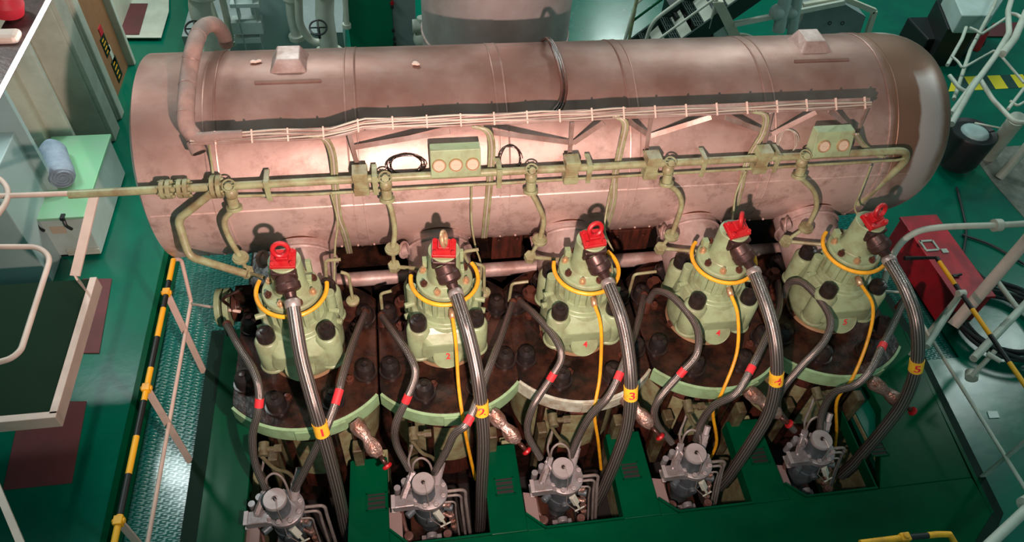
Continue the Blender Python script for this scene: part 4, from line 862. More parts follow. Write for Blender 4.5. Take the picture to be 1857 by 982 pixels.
# end flange assembly at the left of the first cover
e = az(410, 560, -1.1); r_ = empty('end_flange_valve', e-V(0, 0, 0.2), 'green flanged valve with dark wheel at the left end of the engine', 'valve')
for k, rr in enumerate((0.15, 0.15, 0.12)):
    b = B(); b.cyl(e+V(k*0.06-0.06, 0.02, 0), e+V(k*0.06-0.02, 0.02, 0), rr, seg=28); b.build('flange', 'pale' if k < 2 else 'rust', r_, bevel=0.005)
b = B(); b.cyl(e+V(0.08, 0.02, 0), e+V(0.30, 0.02, 0), 0.08); b.cyl(e+V(0.16, 0.02, 0), e+V(0.16, -0.02, 0.16), 0.04); b.box(e+V(0.17, 0, 0.18), (0.12, 0.10, 0.06)); b.tube(fillet([e+V(0.05, -0.05, 0.1), e+V(0.02, -0.08, 0.22), e+V(0.18, -0.02, 0.25)], .05), 0.012, 8); b.build('valve_body', 'rustdark', r_)

# ================================================================== FRONT-LEFT RAILING (yellow/black)
RX, RZ = -0.955, -0.71
def vert(px, py, zb): return az(px, py, zb)
root = empty('guard_railing', (RX, 0, SZ), 'white guard railing with yellow and black top rail left of the engine', 'railing')
y_t = ax(322, 488, RX).y
b = B(); b.tube([V(RX, -3.1, RZ), V(RX, y_t, RZ)], 0.019, 14); b.build('top_rail', 'yb', root)
ys = [ax(272, 714, RX).y, ax(309, 545, RX).y, ax(222, 952, RX).y]
for y in ys:
    b = B(); b.bar((RX, y, RZ-0.02), (RX, y, SZ-0.05), 0.050, 0.012, (0, -1, 0)); b.build('post', 'whitepink', root, bevel=0.002)
    b = B(); b.box((RX, y, RZ), (0.05, 0.055, 0.05)); b.cyl((RX-0.035, y, RZ), (RX+0.035, y, RZ), 0.016); b.build('rail_clamp', 'yellow', root, bevel=0.005)
zm = RZ-0.45; ym = y_t+0.02
b = B(); b.tube([V(RX+0.012, -3.1, zm), V(RX+0.012, ym-0.05, zm)], 0.014, 12); b.build('mid_rail', 'whitepink', root)
b = B(); b.tube(fillet([V(RX, y_t, RZ), V(RX+0.03, y_t+0.06, RZ-0.06), V(RX+0.012, ym-0.05, zm)], 0.05), 0.015, 12); b.build('return_bend', 'whitepink', root)
b = B(); b.tube([V(RX+0.012, ym-0.08, zm), V(-0.52, 0.42, -1.02)], 0.012, 10); b.build('tie_bar', 'whitepink', root)

# ================================================================== RIGHT-SIDE RAILING
RX2 = 5.10
root = empty('guard_railing', (RX2, 0, SZ), 'white guard railing with black and yellow top rail right of the engine', 'railing')
A = ax(1700, 465, RX2); A2 = ax(1855, 697, RX2); zt = (A.z+A2.z)/2
b = B(); b.tube([V(RX2, -3.0, zt), V(RX2, A.y, zt), V(RX2-0.28, A.y+0.02, zt)], 0.018, 12); b.build('top_rail', 'yb', root)
for px, py in [(1736, 540), (1857, 797)]:
    y = ax(px, py, RX2).y if py < 700 else -1.24
    b = B(); b.bar((RX2, y, zt), (RX2, y, SZ-0.05), 0.05, 0.014, (0, -1, 0)); b.build('post', 'offwhite', root)
    b = B(); b.cyl((RX2-0.03, y, zt), (RX2+0.03, y, zt), 0.028); b.build('rail_clamp', 'offwhite', root)
A = ax(1676, 560, RX2); zl = ax(1820, 815, RX2).z
b = B(); b.tube([V(RX2-0.02, -3.0, zl), V(RX2-0.02, 0.35, zl), V(RX2-0.30, 0.40, zl)], 0.015, 10); b.build('mid_rail', 'offwhite', root)
# cream curved handrail in front of the red box
P = [az(1600, 520, -0.9), az(1622, 458, -0.62), az(1655, 424, -0.55), az(1705, 412, -0.55), az(1808, 408, -0.55), az(1875, 404, -0.55)]
b = B(); b.tube(catmull(P, 8), 0.026, 14); root = empty('curved_handrail', P[0], 'cream curved pipe handrail passing in front of the red box', 'handrail'); b.build('rail_pipe', 'offwhite', root)
b = B(); d = (P[5]-P[4]).normalized(); b.cyl(P[4]-d*0.03, P[4]+d*0.03, 0.052, seg=18); b.build('pipe_flange', 'offwhite', root)

# lower-right corner rail and bottom yellow rail
b = B(); P = [az(1790, 990, -1.2), az(1870, 915, -1.2)]; b.tube(P, 0.035, 12); b.cyl(P[1]-V(0.05, 0, 0), P[1]+V(0.05, 0.03, 0.0), 0.06); tag(b.build('pipe_rail_end', 'offwhite'), 'white pipe end at the bottom right corner of the view', 'pipe')
P = [az(1560, 984, -0.75), az(1640, 974, -0.75), az(1700, 968, -0.75), az(1722, 968, -0.75), az(1735, 990, -0.85)]
root = empty('corner_rail', P[0], 'yellow and black rail end at the bottom edge in front of the platform', 'railing')
b = B(); b.tube([P[0], P[1]], 0.019, 12); b.build('yellow_length', 'yellow', root)
b = B(); b.tube([P[1], az(1683, 970, -0.75)], 0.018, 12); b.build('black_length', 'black', root)
b = B(); b.tube([az(1683, 970, -0.75), P[2], P[3], P[4]], 0.019, 12); b.build('yellow_end', 'yellow', root)
b = B(); b.box(P[1], (0.06, 0.05, 0.05)); b.cyl(P[1], P[1]+V(0, 0, 0.04), 0.018); b.build('rail_clamp', 'yellow', root, bevel=0.006)

# ================================================================== LEFT LANDING, MATS, CHEST, CABINETS
PZ = -0.9
a = az(155, 515, PZ); c = az(100, 745, PZ); xr = (a.x+c.x)/2
root = empty('landing', (xr-0.6, (a.y+c.y)/2, PZ-0.1), 'raised landing with dark green plate and pinkish-white edge at the left', 'landing')
b = B(); b.bb((xr-1.6, c.y, PZ-0.012), (xr, a.y+0.05, PZ)); b.build('floor_plate', 'dkgreen', root)
b = B(); b.bb((xr, c.y-0.03, PZ-0.10), (xr+0.05, a.y+0.05, PZ+0.02)); b.bb((xr-1.6, c.y-0.06, PZ-0.10), (xr+0.05, c.y-0.01, PZ+0.02)); b.build('edge_flange', 'whitepink', root, bevel=0.004)
b = B(); b.bb((xr-1.3, c.y+0.3, FZ), (xr-1.22, c.y+0.38, PZ-0.012)); b.build('support_leg', 'whitepink', root)
h = -0.05; P = [az(-60, 447, h), az(70, 447, h), az(92, 466, h), az(38, 635, h), az(20, 650, h), az(-60, 672, h)]
b = B(); b.tube(fillet(P, 0.07, 6), 0.017, 12); b.build('loop_rail', 'whitepink', root)
h = 0.0; root = empty('stair_handrail', az(170, 350, h), 'pinkish-white handrail with flat bar leading to the landing at the left', 'handrail')
b = B(); P = [az(-30, 356, h), az(30, 354, h), az(168, 349, h)]; b.tube(P, 0.018, 12); b.build('rail_pipe', 'whitepink', root)
b = B(); P = [az(172, 350, h), az(136, 500, h-0.25)]; b.bar(P[0], P[1], 0.062, 0.012, (0, 0, 1)); b.bar(P[1], az(152, 520, PZ+0.05), 0.062, 0.012, (1, 0, 0.6)); b.build('flat_bar', 'whitepink', root)
b = B(); P = [az(-30, 420, h), az(8, 372, h), az(14, 345, h), az(0, 325, h), az(-20, 318, h)]; b.tube(catmull(P, 5), 0.018, 12); b.build('bend', 'whitepink', root)
def matq(pts, lab, z=FZ+0.008, mt='mat_red', name='floor_mat', cat='mat', th=0.012):
    P = [az(*p, z) for p in pts]; b = B(); b.prism([(p.x, p.y) for p in P], z-th+0.004, z+0.004); return tag(b.build(name, mt, bevel=0.003), lab, cat)
matq([(135, 640), (180, 640), (203, 505), (150, 505)], 'dark red floor mat lying beside the upper end of the landing')
matq([(5, 888), (130, 875), (157, 727), (40, 728)], 'larger dark red floor mat below the landing')
r_ = empty('step_plate', az(250, 30, FZ+0.02), 'white metal plate with a dark red mat on the floor behind the bulkhead', 'plate')
for pts, mt, z, nm in (([(196, 68), (292, 68), (306, 20), (306, -40), (188, -40)], 'offwhite', FZ+0.05, 'plate_sheet'), ([(205, 62), (252, 62), (268, 6), (200, 6)], 'mat_red', FZ+0.06, 'red_pad')):
    P = [az(*p, z) for p in pts]; b = B(); b.prism([(p.x, p.y) for p in P], z-0.012, z); b.build(nm, mt, r_, bevel=0.003)
# chest
x0, x1, y0_, y1_ = -2.58, -2.03, 1.83, 2.98; zt = -1.28
root = empty('storage_chest', ((x0+x1)/2, (y0_+y1_)/2, FZ), 'low greenish-white storage chest with mint green lid at the left', 'chest')
b = B(); b.bb((x0+0.02, y0_+0.02, FZ+0.03), (x1-0.02, y1_-0.02, zt-0.03)); b.build('chest_body', 'greywhite', root, bevel=0.008)
b = B(); b.bb((x0, y0_, zt-0.03), (x1, y1_, zt)); b.build('lid', 'mint', root, bevel=0.006)
b = B(); b.bb((x0+0.08, y0_+0.03, FZ), (x1-0.06, y1_-0.1, FZ+0.04)); b.build('plinth', 'black', root)
for xx in (-2.43, -2.20):
    b = B(); b.bb((xx-0.02, y0_-0.02, zt-0.02), (xx+0.015, y0_+0.04, zt+0.012)); b.tube(catmull([V(xx, y0_, zt-0.02), V(xx+0.01, y0_-0.03, zt-0.07), V(xx+0.03, y0_-0.015, zt-0.13)], 4), 0.014, 8); b.build('latch', 'black', root)
b = B(); b.bb((-2.36, y0_+0.01, zt-0.20), (-2.24, y0_+0.018, zt-0.12)); b.build('name_plate', 'gauge', root)
b = B(); b.bb((x0+0.25, y0_+0.0, FZ+0.04), (x1-0.02, y0_+0.015, FZ+0.10)); b.build('kick_strip', 'offwhite', root)
# rolled blanket
A = az(96, 255, zt+0.10); C2 = az(112, 300, zt+0.10)
d = (C2-A); d.z = 0; d.normalize(); ctr = V(-2.34, 2.42, zt+0.115); s0 = ctr-d*0.27; s1 = ctr+d*0.22
b = B(); b.tube([s0+d*t for t in (0, .015, .06, .2, .34, .46, .485, .49)], .11, 28, [.07, .10, .115, .112, .116, .112, .10, .085])
for v in b.bm.verts: v.co += V(0, 0, 1)*0.006*math.sin(v.co.y*40+v.co.x*30)
root = empty('rolled_blanket', ctr-V(0, 0, .115), 'rolled blue-grey blanket lying on the mint green chest lid', 'blanket'); b.build('roll', 'fabric', root)
b = B(); sp = []; sd = d.cross(V(0, 0, 1)).normalized()
for k in range(60): a = k*0.32; r__ = 0.015+0.085*k/60; sp.append(s1+d*0.006+sd*r__*math.cos(a)+V(0, 0, 1)*r__*math.sin(a))
b.tube(sp, 0.007, 6); b.build('fold_edge', 'fabric', root)
# tall cabinet beside the landing
e = az(96, 512, FZ); root = empty('tall_cabinet', (e.x-0.5, e.y+0.3, FZ), 'tall pale blue-grey cabinet beside the chest at the left edge', 'cabinet')
b = B(); b.bb((e.x-1.1, e.y, FZ), (e.x, e.y+0.75, -0.62)); b.build('cabinet_body', 'bluegrey', root, bevel=0.008)
b = B(); b.bb((e.x-0.50, e.y-0.004, FZ+0.05), (e.x-0.49, e.y+0.0, -0.65)); b.bb((e.x-0.9, e.y-0.006, -0.9), (e.x-0.6, e.y, -0.87)); b.build('door_seam', 'grey', root)
# pale panel board above it (against the wall)
b = B(); pts = [(-20, 180), (18, 160), (72, 270), (72, 330), (-20, 330)]
A = az(72, 285, -0.9)
b.bb((A.x-0.9, A.y, -1.75), (A.x, A.y+0.05, 0.3)); tag(b.build('bulkhead_board', 'bluegrey', bevel=0.004), 'pale bluish panel standing left of the chest', 'panel')
# big cream panel between stiffeners: brown locker board with signs
b = B(); b.bb((-2.60, 4.06, FZ), (-2.40, 4.94, 2.4)); root = empty('brown_board', (-2.5, 4.5, FZ), 'tall brown board with small signs mounted on the bulkhead', 'board'); b.build('board', 'brownpanel', root)
for (px, py, w_, h_, mt, ch) in [(183, 56, 0.10, 0.10, 'redbox', None), (191, 82, 0.16, 0.22, 'dkgreen', '文'), (203, 100, 0.08, 0.22, 'offwhite', None), (212, 125, 0.18, 0.26, 'dkgreen', None)]:
    p = ax(px, py, -2.395); b = B(); b.bb((-2.40, p.y-w_/2, p.z-h_/2), (-2.392, p.y+w_/2, p.z+h_/2)); s = b.build('sign_plate', mt, root)
    if mt == 'dkgreen':
        b = B()
        for k in range(4): b.bb((-2.392, p.y-w_*0.34, p.z-h_*0.36+k*h_*0.22), (-2.390, p.y+w_*(0.1+0.08*(k % 3)), p.z-h_*0.36+k*h_*0.22+0.015))
        b.build('sign_marks', 'yellow', s)
# ceiling-height light tube at the upper left and objects near it
P = [az(-6, 178, 1.3), az(88, 0, 1.3), az(100, -25, 1.3)]
root = empty('fluorescent_lamp', P[0], 'lit fluorescent tube lamp running along the upper left corner', 'lamp'); b = B(); b.tube([P[0], P[1], P[2]], 0.011, 12); b.build('lit_tube', 'tube_light', root)
b = B(); o_ = V(-0.095, 0, -0.03); b.bar(P[0]+o_, P[2]+o_, 0.15, 0.03); b.build('fixture_gap_bar', 'brownsteel', root)  # bar made wide and dark to stand in for the dark gap behind the tube
b = B(); c = az(8, 8, 1.35); b.lathe([(0.05, -0.06), (0.085, -0.04), (0.09, 0.02), (0.06, 0.06), (0.01, 0.07)], c, (0.3, 0, 1), seg=28); tag(b.build('red_float', 'redbox'), 'red rounded canister in the top left corner', 'canister')
b = B(); c = az(8, 66, 1.3); b.box(c, (0.15, 0.10, 0.05)); tag(b.build('pink_bracket', 'whitepink', bevel=0.03), 'pinkish rounded bracket just below the red canister', 'bracket')
# bottom-left post
b = B(); b.bar(az(-15, 860, -1.0), az(40, 990, -1.0), 0.04, 0.02); tag(b.build('edge_bar', 'whitepink'), 'pinkish flat bar crossing the bottom left corner', 'bar')

# ================================================================== BACKGROUND
# silver vertical casing behind the drum
cl, cr_ = ay(771, 40, 2.9), ay(1036, 40, 2.9); r0 = (cr_.x-cl.x)/2*1.03; cx_ = (cl.x+cr_.x)/2; cyy = 2.9+0.08
root = empty('turbocharger_casing', (cx_, cyy, FZ), 'large silver upright cylindrical casing standing behind the drum', 'casing')
b = B(); b.lathe([(r0, FZ), (r0, 1.6)], (cx_, cyy+0.15, 0), seg=72); b.build('shell', 'silver' if 'silver' in M else 'duct', root)
b = B(); b.lathe([(r0+0.004, -0.36), (r0+0.012, -0.35), (r0+0.012, -0.33), (r0+0.004, -0.32)], (cx_, cyy+0.15, 0), seg=72); b.build('lower_band', 'duct', root)
# green switch cabinet
r_ = empty('switch_cabinet', (0.7, 4.2, FZ), 'dark green control cabinet with a grey side standing left of the casing', 'cabinet')
A = az(637, 92, -1.3); C2 = az(716, 92, -1.3); E2 = az(757, 90, -1.3)
b = B(); b.bb((A.x, A.y, FZ), (C2.x, A.y+0.5, 0.9)); b.build('cabinet_body', 'cabgreen', r_, bevel=0.006)
b = B(); b.bb((C2.x, A.y+0.02, FZ), (E2.x, A.y+0.5, 0.9)); b.build('side_panel', 'grey', r_, bevel=0.006)
b = B()
for k, (px, py) in enumerate([(711, 12), (713, 55), (715, 70), (716, 80)]):
    p = ay(px, py, A.y); b.cyl(p+V(0, 0.01, 0), p+V(0, -0.02, 0), 0.018)
b.build('switch_knobs', 'rubber', r_)
b = B(); p = ay(711, 5, A.y); b.cyl(p+V(0, 0.01, 0), p+V(0, -0.02, 0), 0.022); b.build('red_indicator', 'red', r_)
# white-blue square column
A = az(478, 96, -1.2); C2 = az(540, 96, -1.2)
b = B(); b.bb((A.x, A.y, FZ), (C2.x-0.03, A.y+0.35, 2.2)); b.bb((A.x-0.03, A.y-0.02, FZ), (C2.x, A.y+0.0, 2.2)); tag(b.build('square_column', 'bluegrey', bevel=0.006), 'pale blue-grey square column behind the boxed lug', 'column')
# white pipe cluster
def flanged(pts, r, lab, wheel=None, y=3.9):
    P = [ay(px, py, y+(q[2] if len(q) > 2 else 0)) if False else ay(q[0], q[1], y+(q[2] if len(q) > 2 else 0)) for q in pts for px, py in [(q[0], q[1])]]
    rt = empty('white_pipe', P[-1], lab, 'pipe', 'white pipes behind the drum'); b = B(); b.tube(fillet(P, r*2.0, 8), r, 20); b.build('pipe_run', 'offwhite', rt)
    for k, (p, q) in enumerate(((P[0], P[1]), (P[-1], P[-2]))):
        d = (q-p).normalized(); b = B(); b.cyl(p+d*0.0, p+d*0.05, r*1.6, seg=24); b.build('flange', 'offwhite', rt, bevel=0.004)
    if wheel:
        c = ay(*wheel, y-0.2); b = B(); b.torus(c, 0.085, 0.010, (0, -0.5, 1), n=24, seg=6); b.bar(c-V(0.085, 0, 0), c+V(0.085, 0, 0), 0.012, 0.01); b.bar(c-V(0, 0.07, 0.04), c+V(0, 0.07, 0.04), 0.012, 0.01); b.cyl(c-V(0, 0, 0.12), c, 0.014); b.build('handwheel', 'rubber', rt)
    return rt
flanged([(362, -20), (362, 25), (382, 60), (388, 95)], 0.105, 'thick white flanged pipe behind the lagged conduit', (352, 52))
flanged([(590, -25), (588, 30), (595, 70), (598, 100)], 0.095, 'thick white flanged pipe with dark handwheel right of the column', (577, 50))
flanged([(541, -15), (543, 45), (566, 78), (600, 75), (604, 95)], 0.04, 'thin white pipe bending right beside the column')
flanged([(527, -10), (529, 30), (540, 70)], 0.055, 'white pipe against the right side of the column', y=4.05)
flanged([(625, -15), (629, 50)], 0.03, 'thin white upright pipe left of the green cabinet', y=4.3)
flanged([(400, -15), (412, 35), (420, 80)], 0.035, 'thin white upright pipe left of the white frame', y=4.1)
flanged([(375, -15), (392, 35), (402, 60)], 0.03, 'thin white slanting pipe beside the thick left pipe', y=4.3)
b = B(); y = 3.95
for px0, px1, py0, py1 in ((420, 446, -20, 92), (452, 478, -20, 92), (418, 478, 42, 62), (416, 470, 8, 14), (424, 474, 70, 78)):
    A, C2 = ay(px0, py0, y), ay(px1, py1, y); b.bb((A.x, y, C2.z), (C2.x, y+0.15, A.z))
tag(b.build('steel_rack', 'greywhite', bevel=0.01), 'white ladder-like steel frame left of the square column', 'frame')
b = B(); A = az(640, 30, FZ); b.bb((-1.75, 5.15, FZ), (0.15, 6.9, FZ+0.25)); tag(b.build('machinery_plinth', 'grey'), 'grey machinery plinth under the white pipes', 'plinth')
r_ = empty('small_fittings', ay(768, 55, 3.9), 'white valve fittings in the gap left of the silver casing', 'valve')
b = B(); p = ay(766, 70, 3.9); b.ball(p, 0.10); b.cyl(p, p+V(0, 0, 0.25), 0.05); b.cyl(p+V(-0.1, 0, 0.15), p+V(0.3, 0, 0.15), 0.07); b.build('valve_body', 'offwhite', r_)

# stair behind the drum (descends to the left)
r_ = empty('steel_stair', (4.0, 4.2, FZ), 'steel stair with black grating treads behind the drum', 'stair')
S0 = V(az(1165, 80, -1.7).x, 4.75, -1.75)
def sp_(t, dy=0, dz=0): return V(S0.x-0.25+t*1.9, 4.55+dy, -1.75+t*1.7+dz)
for k in range(8):
    t = k/8; c = sp_(t, 0.0)
    b = B(); 
    for j in range(5): b.bar(c+V(-0.11+j*0.03, -0.28, 0.05), c+V(-0.11+j*0.03, 0.28, 0.05), 0.008, 0.02)
    for j in range(7): b.bar(c+V(-0.12, -0.28+j*0.093, 0.05), c+V(0.02, -0.28+j*0.093, 0.05), 0.008, 0.02)
    b.build('tread', 'grating', r_)
    b = B(); b.hull([c+V(0.03, -0.28, 0.05), c+V(0.03, 0.28, 0.05), c+V(0.125, -0.28, 0.16), c+V(0.125, 0.28, 0.16), c+V(0.04, -0.28, 0.03), c+V(0.04, 0.28, 0.03), c+V(0.135, -0.28, 0.14), c+V(0.135, 0.28, 0.14)]); b.build('riser', 'offwhite', r_)
for s in (-0.31, 0.31):
    b = B(); b.bar(sp_(-0.05, s), sp_(1.0, s), 0.03, 0.20, (0, 0, 1)); b.build('stringer', 'grating', r_)
    b = B(); b.tube(fillet([sp_(-0.02, s, 0.05), sp_(0.02, s, 0.75), sp_(1.0, s, 0.75)], 0.12), 0.022, 12); b.build('handrail', 'offwhite', r_)
    b = B(); b.tube([sp_(0.0, s, 0.40), sp_(1.0, s, 0.40)], 0.016, 10); b.cyl(sp_(0.4, s, 0), sp_(0.4, s, 0.75), 0.016); b.build('mid_rail', 'offwhite' if s < 0 else 'slab', r_)
r_ = empty('rail_post', az(1160, 70, FZ), 'thin white railing left of the steel stair', 'railing')
b = B(); p = az(1140, 75, -1.5); b.tube([V(p.x, p.y, FZ), V(p.x, p.y, -0.3)], 0.02, 10); b.build('post', 'pipe', r_)
b = B(); b.tube([V(p.x, p.y, -1.0), V(p.x+1.2, p.y+0.6, -0.3)], 0.014, 10); b.build('brace', 'offwhite', r_)
# A-shaped white support + diagonal strut + grey tank right of the stair
def q(px, py, y): return ay(px, py, y)
r_ = empty('support_frame', q(1310, 70, 4.2), 'white angled support frame right of the steel stair', 'frame')
b = B(); b.hull([q(1293, 5, 4.2), q(1313, 4, 4.2), q(1345, 68, 4.2), q(1325, 70, 4.2)]+[v+V(0, 0.08, 0) for v in (q(1293, 5, 4.2), q(1313, 4, 4.2), q(1345, 68, 4.2), q(1325, 70, 4.2))]); b.build('leg', 'cream', r_)
b = B(); b.hull([q(1293, 12, 4.25), q(1326, 72, 4.25), q(1295, 72, 4.25)]+[v+V(0, 0.04, 0) for v in (q(1293, 12, 4.25), q(1326, 72, 4.25), q(1295, 72, 4.25))]); b.build('gusset', 'greywhite', r_)
b = B(); b.bar(q(1330, 44, 4.2), q(1530, 4, 4.2), 0.05, 0.08, (0, -1, 0.3)); b.build('strut', 'offwhite', r_)
b = B(); b.torus(q(1350, 75, 4.4), 0.16, 0.02, (0, 0, 1)); b.build('hose_ring', 'cream', r_)
r_ = empty('machine_pedestal', q(1295, 60, 4.6), 'dark machinery seen under the stair', 'machine')
b = B(); c = q(1290, 50, 4.7); b.bb(c+V(-0.5, 0, -0.5), c+V(0.15, 0.5, 0.15)); b.cyl(c+V(-0.2, -0.1, -0.3), c+V(-0.2, -0.1, 0.25), 0.12); b.cyl(c+V(0, -0.1, -0.2), c+V(0.1, -0.1, 0.2), 0.04); b.build('motor', 'black', r_)
r_ = empty('grey_hopper', (6.4, 4.3, FZ), 'grey box hopper with cream edge frame behind the right part of the drum', 'hopper')
b = B(); yy_ = 4.3; pts = [q(1440, 72, yy_), q(1462, 16, yy_), q(1524, 3, yy_), q(1570, 30, yy_), q(1556, 72, yy_)]
b.hull(pts+[p+V(0, 0.5, 0) for p in pts]); b.build('hopper_body', 'grey', r_)
ed = [(1430, 72), (1456, 10), (1530, -3), (1586, 20), (1572, 64)]
for k in range(4):
    b = B(); b.bar(q(*ed[k], yy_-0.03), q(*ed[k+1], yy_-0.03), 0.06, 0.05, (0, -1, 0)); b.build('edge_angle', 'cream', r_)
b = B()
for px in (1505, 1528): b.torus(q(px, 42, yy_-0.02), 0.02, 0.005, (0, -1, 0.3), n=12, seg=6)
b.build('eyelet', 'nut', r_)
for k, (px, py, px2, py2, r2, lab) in enumerate([(1428, -20, 1412, 55, 0.075, 'thick white upright pipe left of the grey hopper'), (1450, -20, 1436, 60, 0.06, 'white upright pipe directly beside the grey hopper')]):
    A, C2 = q(px, py, 4.2), q(px2, py2, 4.2); b = B(); b.tube([A, C2], r2, 16); b.ball(q(1410 if k == 0 else 1436, 22, 4.2), r2*1.3); tag(b.build('white_pipe', 'greywhite'), lab, 'pipe', 'white pipes by the grey hopper')
# top-right machine, dark shadowed base
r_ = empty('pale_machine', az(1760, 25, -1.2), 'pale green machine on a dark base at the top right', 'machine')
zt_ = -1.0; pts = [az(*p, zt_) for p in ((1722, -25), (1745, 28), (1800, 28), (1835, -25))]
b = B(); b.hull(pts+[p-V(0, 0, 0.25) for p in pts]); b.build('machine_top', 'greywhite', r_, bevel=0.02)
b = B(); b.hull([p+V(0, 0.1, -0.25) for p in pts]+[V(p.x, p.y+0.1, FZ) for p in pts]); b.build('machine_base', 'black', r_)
b = B(); p = az(1700, 55, -1.5); b.bb(p+V(-0.25, -0.2, -0.3), p+V(0.5, 0.35, 0.0)); b.cyl(p+V(0.1, -0.3, -0.1), p+V(0.6, -0.1, -0.1), 0.12); tag(b.build('dark_pump', 'black', bevel=0.02), 'black pump unit on the floor beyond the right end of the drum', 'pump')
r_ = empty('fire_extinguisher', az(1770, 75, FZ), 'red fire extinguisher lying behind the white rails at the top right', 'extinguisher')
p0, p1 = az(1784, 52, -1.4), az(1764, 92, -1.65); b = B(); b.tube([p0, p0.lerp(p1, .1), p1.lerp(p0, .1), p1], 0.08, 20, [0.04, 0.08, 0.08, 0.06]); b.build('bottle', 'red', r_)
b = B(); b.cyl(p0+(p0-p1)*0.12, p0, 0.03); b.build('valve_head', 'black', r_)
matq([(1790, 66), (1840, 66), (1850, 40), (1800, 42)], 'dark red mat on the floor at the top right', z=FZ+0.02)
# hazard stripe on the floor
r = matq([(1720, 166), (1870, 158), (1872, 134), (1728, 140)], 'yellow and black hazard stripe painted on the floor at the right', mt='hazard', name='hazard_stripe', cat='floor marking', z=FZ+0.002, th=0.006)
# white railings upper right
def rails(name, lab, runs, mt='offwhite', cat='railing'):
    P0 = runs[0][0][0]; rt = empty(name, P0, lab, cat)
    for P, rad, nm in runs:
        b = B(); b.tube(fillet(P, 0.06, 5) if len(P) > 2 else P, rad, 12); b.build(nm, mt, rt)
    return rt
h = -0.9
rails('stair_railing', 'white railing with bent rungs at the upper right beyond the drum', [
    ([az(1730, 180, h), az(1760, 90, h), az(1800, 15, h), az(1815, -20, h)], 0.022, 'stringer_pipe'),
    ([az(1718, 118, h), az(1745, 70, h), az(1752, 50, h)], 0.02, 'side_pipe'),
    ([az(1758, 50, h+.1), az(1772, 56, h+.1), az(1780, 62, h+.1), az(1825, 32, h+.1)], 0.016, 'rung'),
    ([az(1726, 102, h+.1), az(1738, 112, h+.1), az(1745, 124, h+.1), az(1802, 92, h+.1)], 0.014, 'rung'),
    ([az(1802, 92, h+.1), az(1812, 97, h+.1), az(1857, 150, h+.1)], 0.014, 'rung')])
h = -0.6
rails('stair_railing', 'tall white railing standard at the right edge near the pale machine', [
    ([az(1840, -20, h), az(1828, 20, h), az(1830, 60, h), az(1806, 100, h), az(1762, 160, h), az(1725, 225, h)], 0.03, 'standard'),
    ([az(1826, 24, h), az(1845, 26, h), az(1870, 50, h)], 0.02, 'bend'),
    ([az(1862, 20, h), az(1840, 70, h), az(1818, 98, h)], 0.04, 'brace')])
h = -0.8
rails('walkway_railing', 'white diagonal railing crossing the hazard stripe at the right', [
    ([az(1722, 137, h), az(1740, 160, h), az(1752, 166, h)], 0.022, 'knee'),
    ([az(1725, 205, h), az(1774, 138, h), az(1800, 180, h), az(1840, 222, h), az(1870, 222, h)], 0.024, 'top_pipe'),
    ([az(1857, 160, h), az(1828, 198, h)], 0.018, 'side_pipe'),
    ([az(1857, 185, h), az(1845, 192, h), az(1832, 183, h)], 0.014, 'hook')])
# thick post at the right with foot, and the sloping beam
A = az(1850, 220, -0.75); C2 = V(az(1790, 285, FZ).x, az(1790, 285, FZ).y, FZ)
b = B(); b.tube([C2, az(1845, 215, -1.0)], 0.085, 18); tag(b.build('thick_post', 'offwhite'), 'thick white post standing on the floor right of the drum end', 'post')
b = B(); b.tube([az(1812, 322, FZ), az(1865, 262, -1.4)], 0.05, 14); tag(b.build('thin_post', 'offwhite'), 'thinner white post at the right edge below the thick one', 'post')
matq([(1757, 270), (1880, 262), (1880, 420), (1800, 330)], 'greyish dirty concrete patch of floor at the right edge', mt='concrete', name='bare_floor_patch', cat='floor patch', z=FZ+0.004, th=0.01)
# black round drum with bag
c = az(1765, 240, -1.3); b = B(); b.lathe([(0.20, -0.42), (0.23, -0.35), (0.25, 0.0), (0.24, 0.02), (0.20, 0.0)], c, seg=32); r_ = empty('black_bin', c-V(0, 0, 0.42), 'black round bin beyond the right end of the drum', 'bin'); b.build('bin_shell', 'black', r_)
b = B(); b.ball(c+V(0.02, 0, 0.0), 0.15, (1, 1, 0.35)); b.build('plastic_liner', 'bluegrey', r_); b = B(); b.tube([c+V(0.05, 0.1, 0.05), c+V(0.35, -0.05, 0.06)], 0.01, 8); b.build('stick', 'offwhite', r_)
# sloping post and lower frame at the right edge
b = B(); A = az(1875, 420, -0.6); C2 = az(1728, 590, -1.35); b.tube([A, C2], 0.048, 16); tag(b.build('sloping_post', 'whitepink'), 'thick white post sloping down behind the black and yellow rail', 'post')
h = -1.2
rails('lower_frame', 'white angle frame with small wheel at the right edge', [
    ([az(1805, 505, h), az(1845, 558, h)], 0.022, 'angle'), ([az(1870, 540, h), az(1765, 650, h)], 0.032, 'long_member'),
    ([az(1790, 640, h), az(1815, 655, h)], 0.02, 'foot'), ([az(1805, 635, h), az(1762, 682, h-.2)], 0.02, 'leg')])
c = az(1762, 680, -1.55); b = B(); b.cyl(c+V(-0.02, -0.03, 0), c+V(0.02, 0.03, 0.0), 0.05); tag(b.build('caster_wheel', 'offwhite'), 'small white caster wheel below the angle frame', 'wheel')
h = -1.1
b = B(); b.tube([az(1680, 628, h), az(1738, 538, h)], 0.026, 12); tag(b.build('white_brace', 'offwhite'), 'short white brace pipe in front of the red box', 'brace')
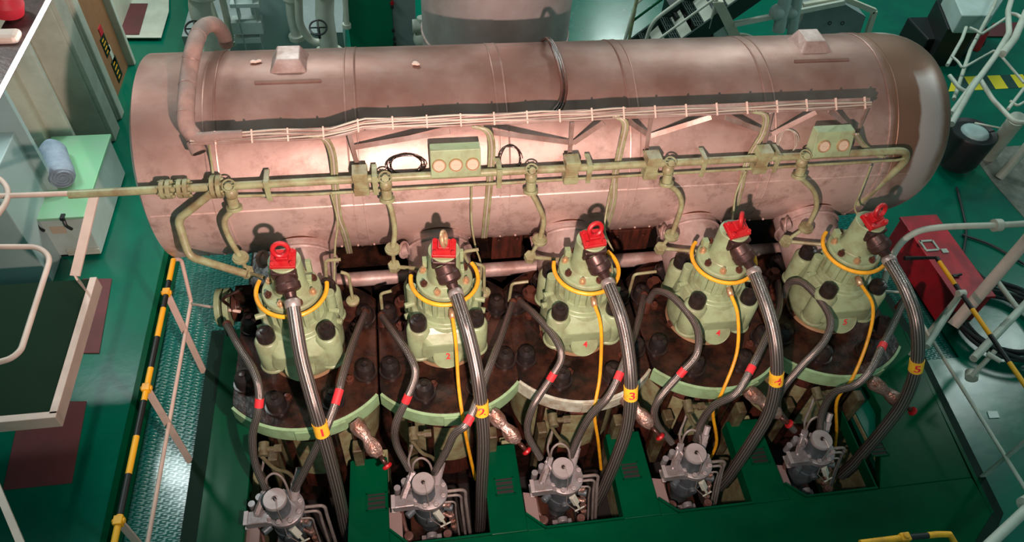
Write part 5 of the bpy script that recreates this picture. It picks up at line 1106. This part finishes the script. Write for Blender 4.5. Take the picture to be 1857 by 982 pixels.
# red box
zt = -1.42
Q = [az(*p, zt) for p in ((1643, 393), (1706, 391), (1785, 515), (1727, 541))]
ww = Q[1].x-Q[0].x; bx0 = (Q[0].x+Q[3].x)/2; bx1 = bx0+ww; by1 = Q[0].y; by0 = Q[3].y
root = empty('red_box', ((bx0+bx1)/2, (by0+by1)/2, FZ), 'large red metal box on the floor right of the last valve', 'box')
b = B(); b.bb((bx0, by0, FZ), (bx1, by1, zt-0.03)); b.build('box_body', 'redbox', root, bevel=0.01)
b = B(); b.bb((bx0-0.015, by0-0.015, zt-0.03), (bx1+0.015, by1+0.01, zt)); b.build('lid', 'redbox', root, bevel=0.006)
b = B(); c = az(1692, 443, zt+0.005); b.box(c+V(-0.05, 0.05, 0), (0.13, 0.02, 0.012)); b.box(c+V(-0.05, -0.07, 0), (0.13, 0.02, 0.012)); b.box(c+V(-0.11, 0, 0), (0.02, 0.12, 0.012)); b.box(c+V(0.02, -0.01, 0), (0.02, 0.12, 0.012)); b.box(c+V(0.07, -0.09, 0), (0.06, 0.05, 0.012)); b.build('lid_handle', 'offwhite', root)
b = B(); c = az(1733, 500, zt+0.01); b.box(c, (0.06, 0.03, 0.02)); b.cyl(c, c+V(0.05, 0, 0.02), 0.012); b.build('hasp', 'black', root)
# black hose coils and loose cables
r_ = empty('hose_coil', az(1815, 590, FZ+0.05), 'tangled black hose coil on the floor right of the red box', 'hose')
c = az(1812, 585, FZ+0.06)
for k in range(4):
    b = B(); P = []
    for j in range(46): a = j*0.29; P.append(c+V((0.38+0.03*k)*math.cos(a)*(1+0.08*math.sin(j*.5+k)), (0.34+0.04*k)*math.sin(a)*(1+0.08*math.cos(j*.37+k*2)), 0.02+0.025*k+0.015*math.sin(j*0.4+k)))
    b.tube(catmull(P, 3), 0.018, 8); b.build('coil_turn', 'rubber', r_)
LC = [([(1735, 340), (1745, 380), (1752, 420), (1745, 470)], 'dark cable lying on the floor beyond the curved handrail'), ([(1720, 440), (1780, 500), (1830, 540), (1870, 560)], 'dark cable running from the red box to the right edge'), ([(1745, 425), (1800, 445), (1860, 480)], 'thin dark cable lying across the floor at the right')]
for pp, lab in LC:
    b = B(); b.tube(catmull([az(*p, FZ+0.02) for p in pp], 6), 0.013, 8); tag(b.build('floor_cable', 'rubber'), lab, 'cable')
matq([(1790, 745), (1808, 745), (1813, 757), (1794, 758)], 'small white paper on the green floor at the lower right', mt='paper', name='paper_scrap', cat='paper', z=FZ+0.004, th=0.003)
matq([(1646, 44), (1652, 39), (1659, 43), (1652, 49)], 'small white paper on the floor at the top right', mt='paper', name='paper_scrap', cat='paper', z=FZ+0.004, th=0.003)
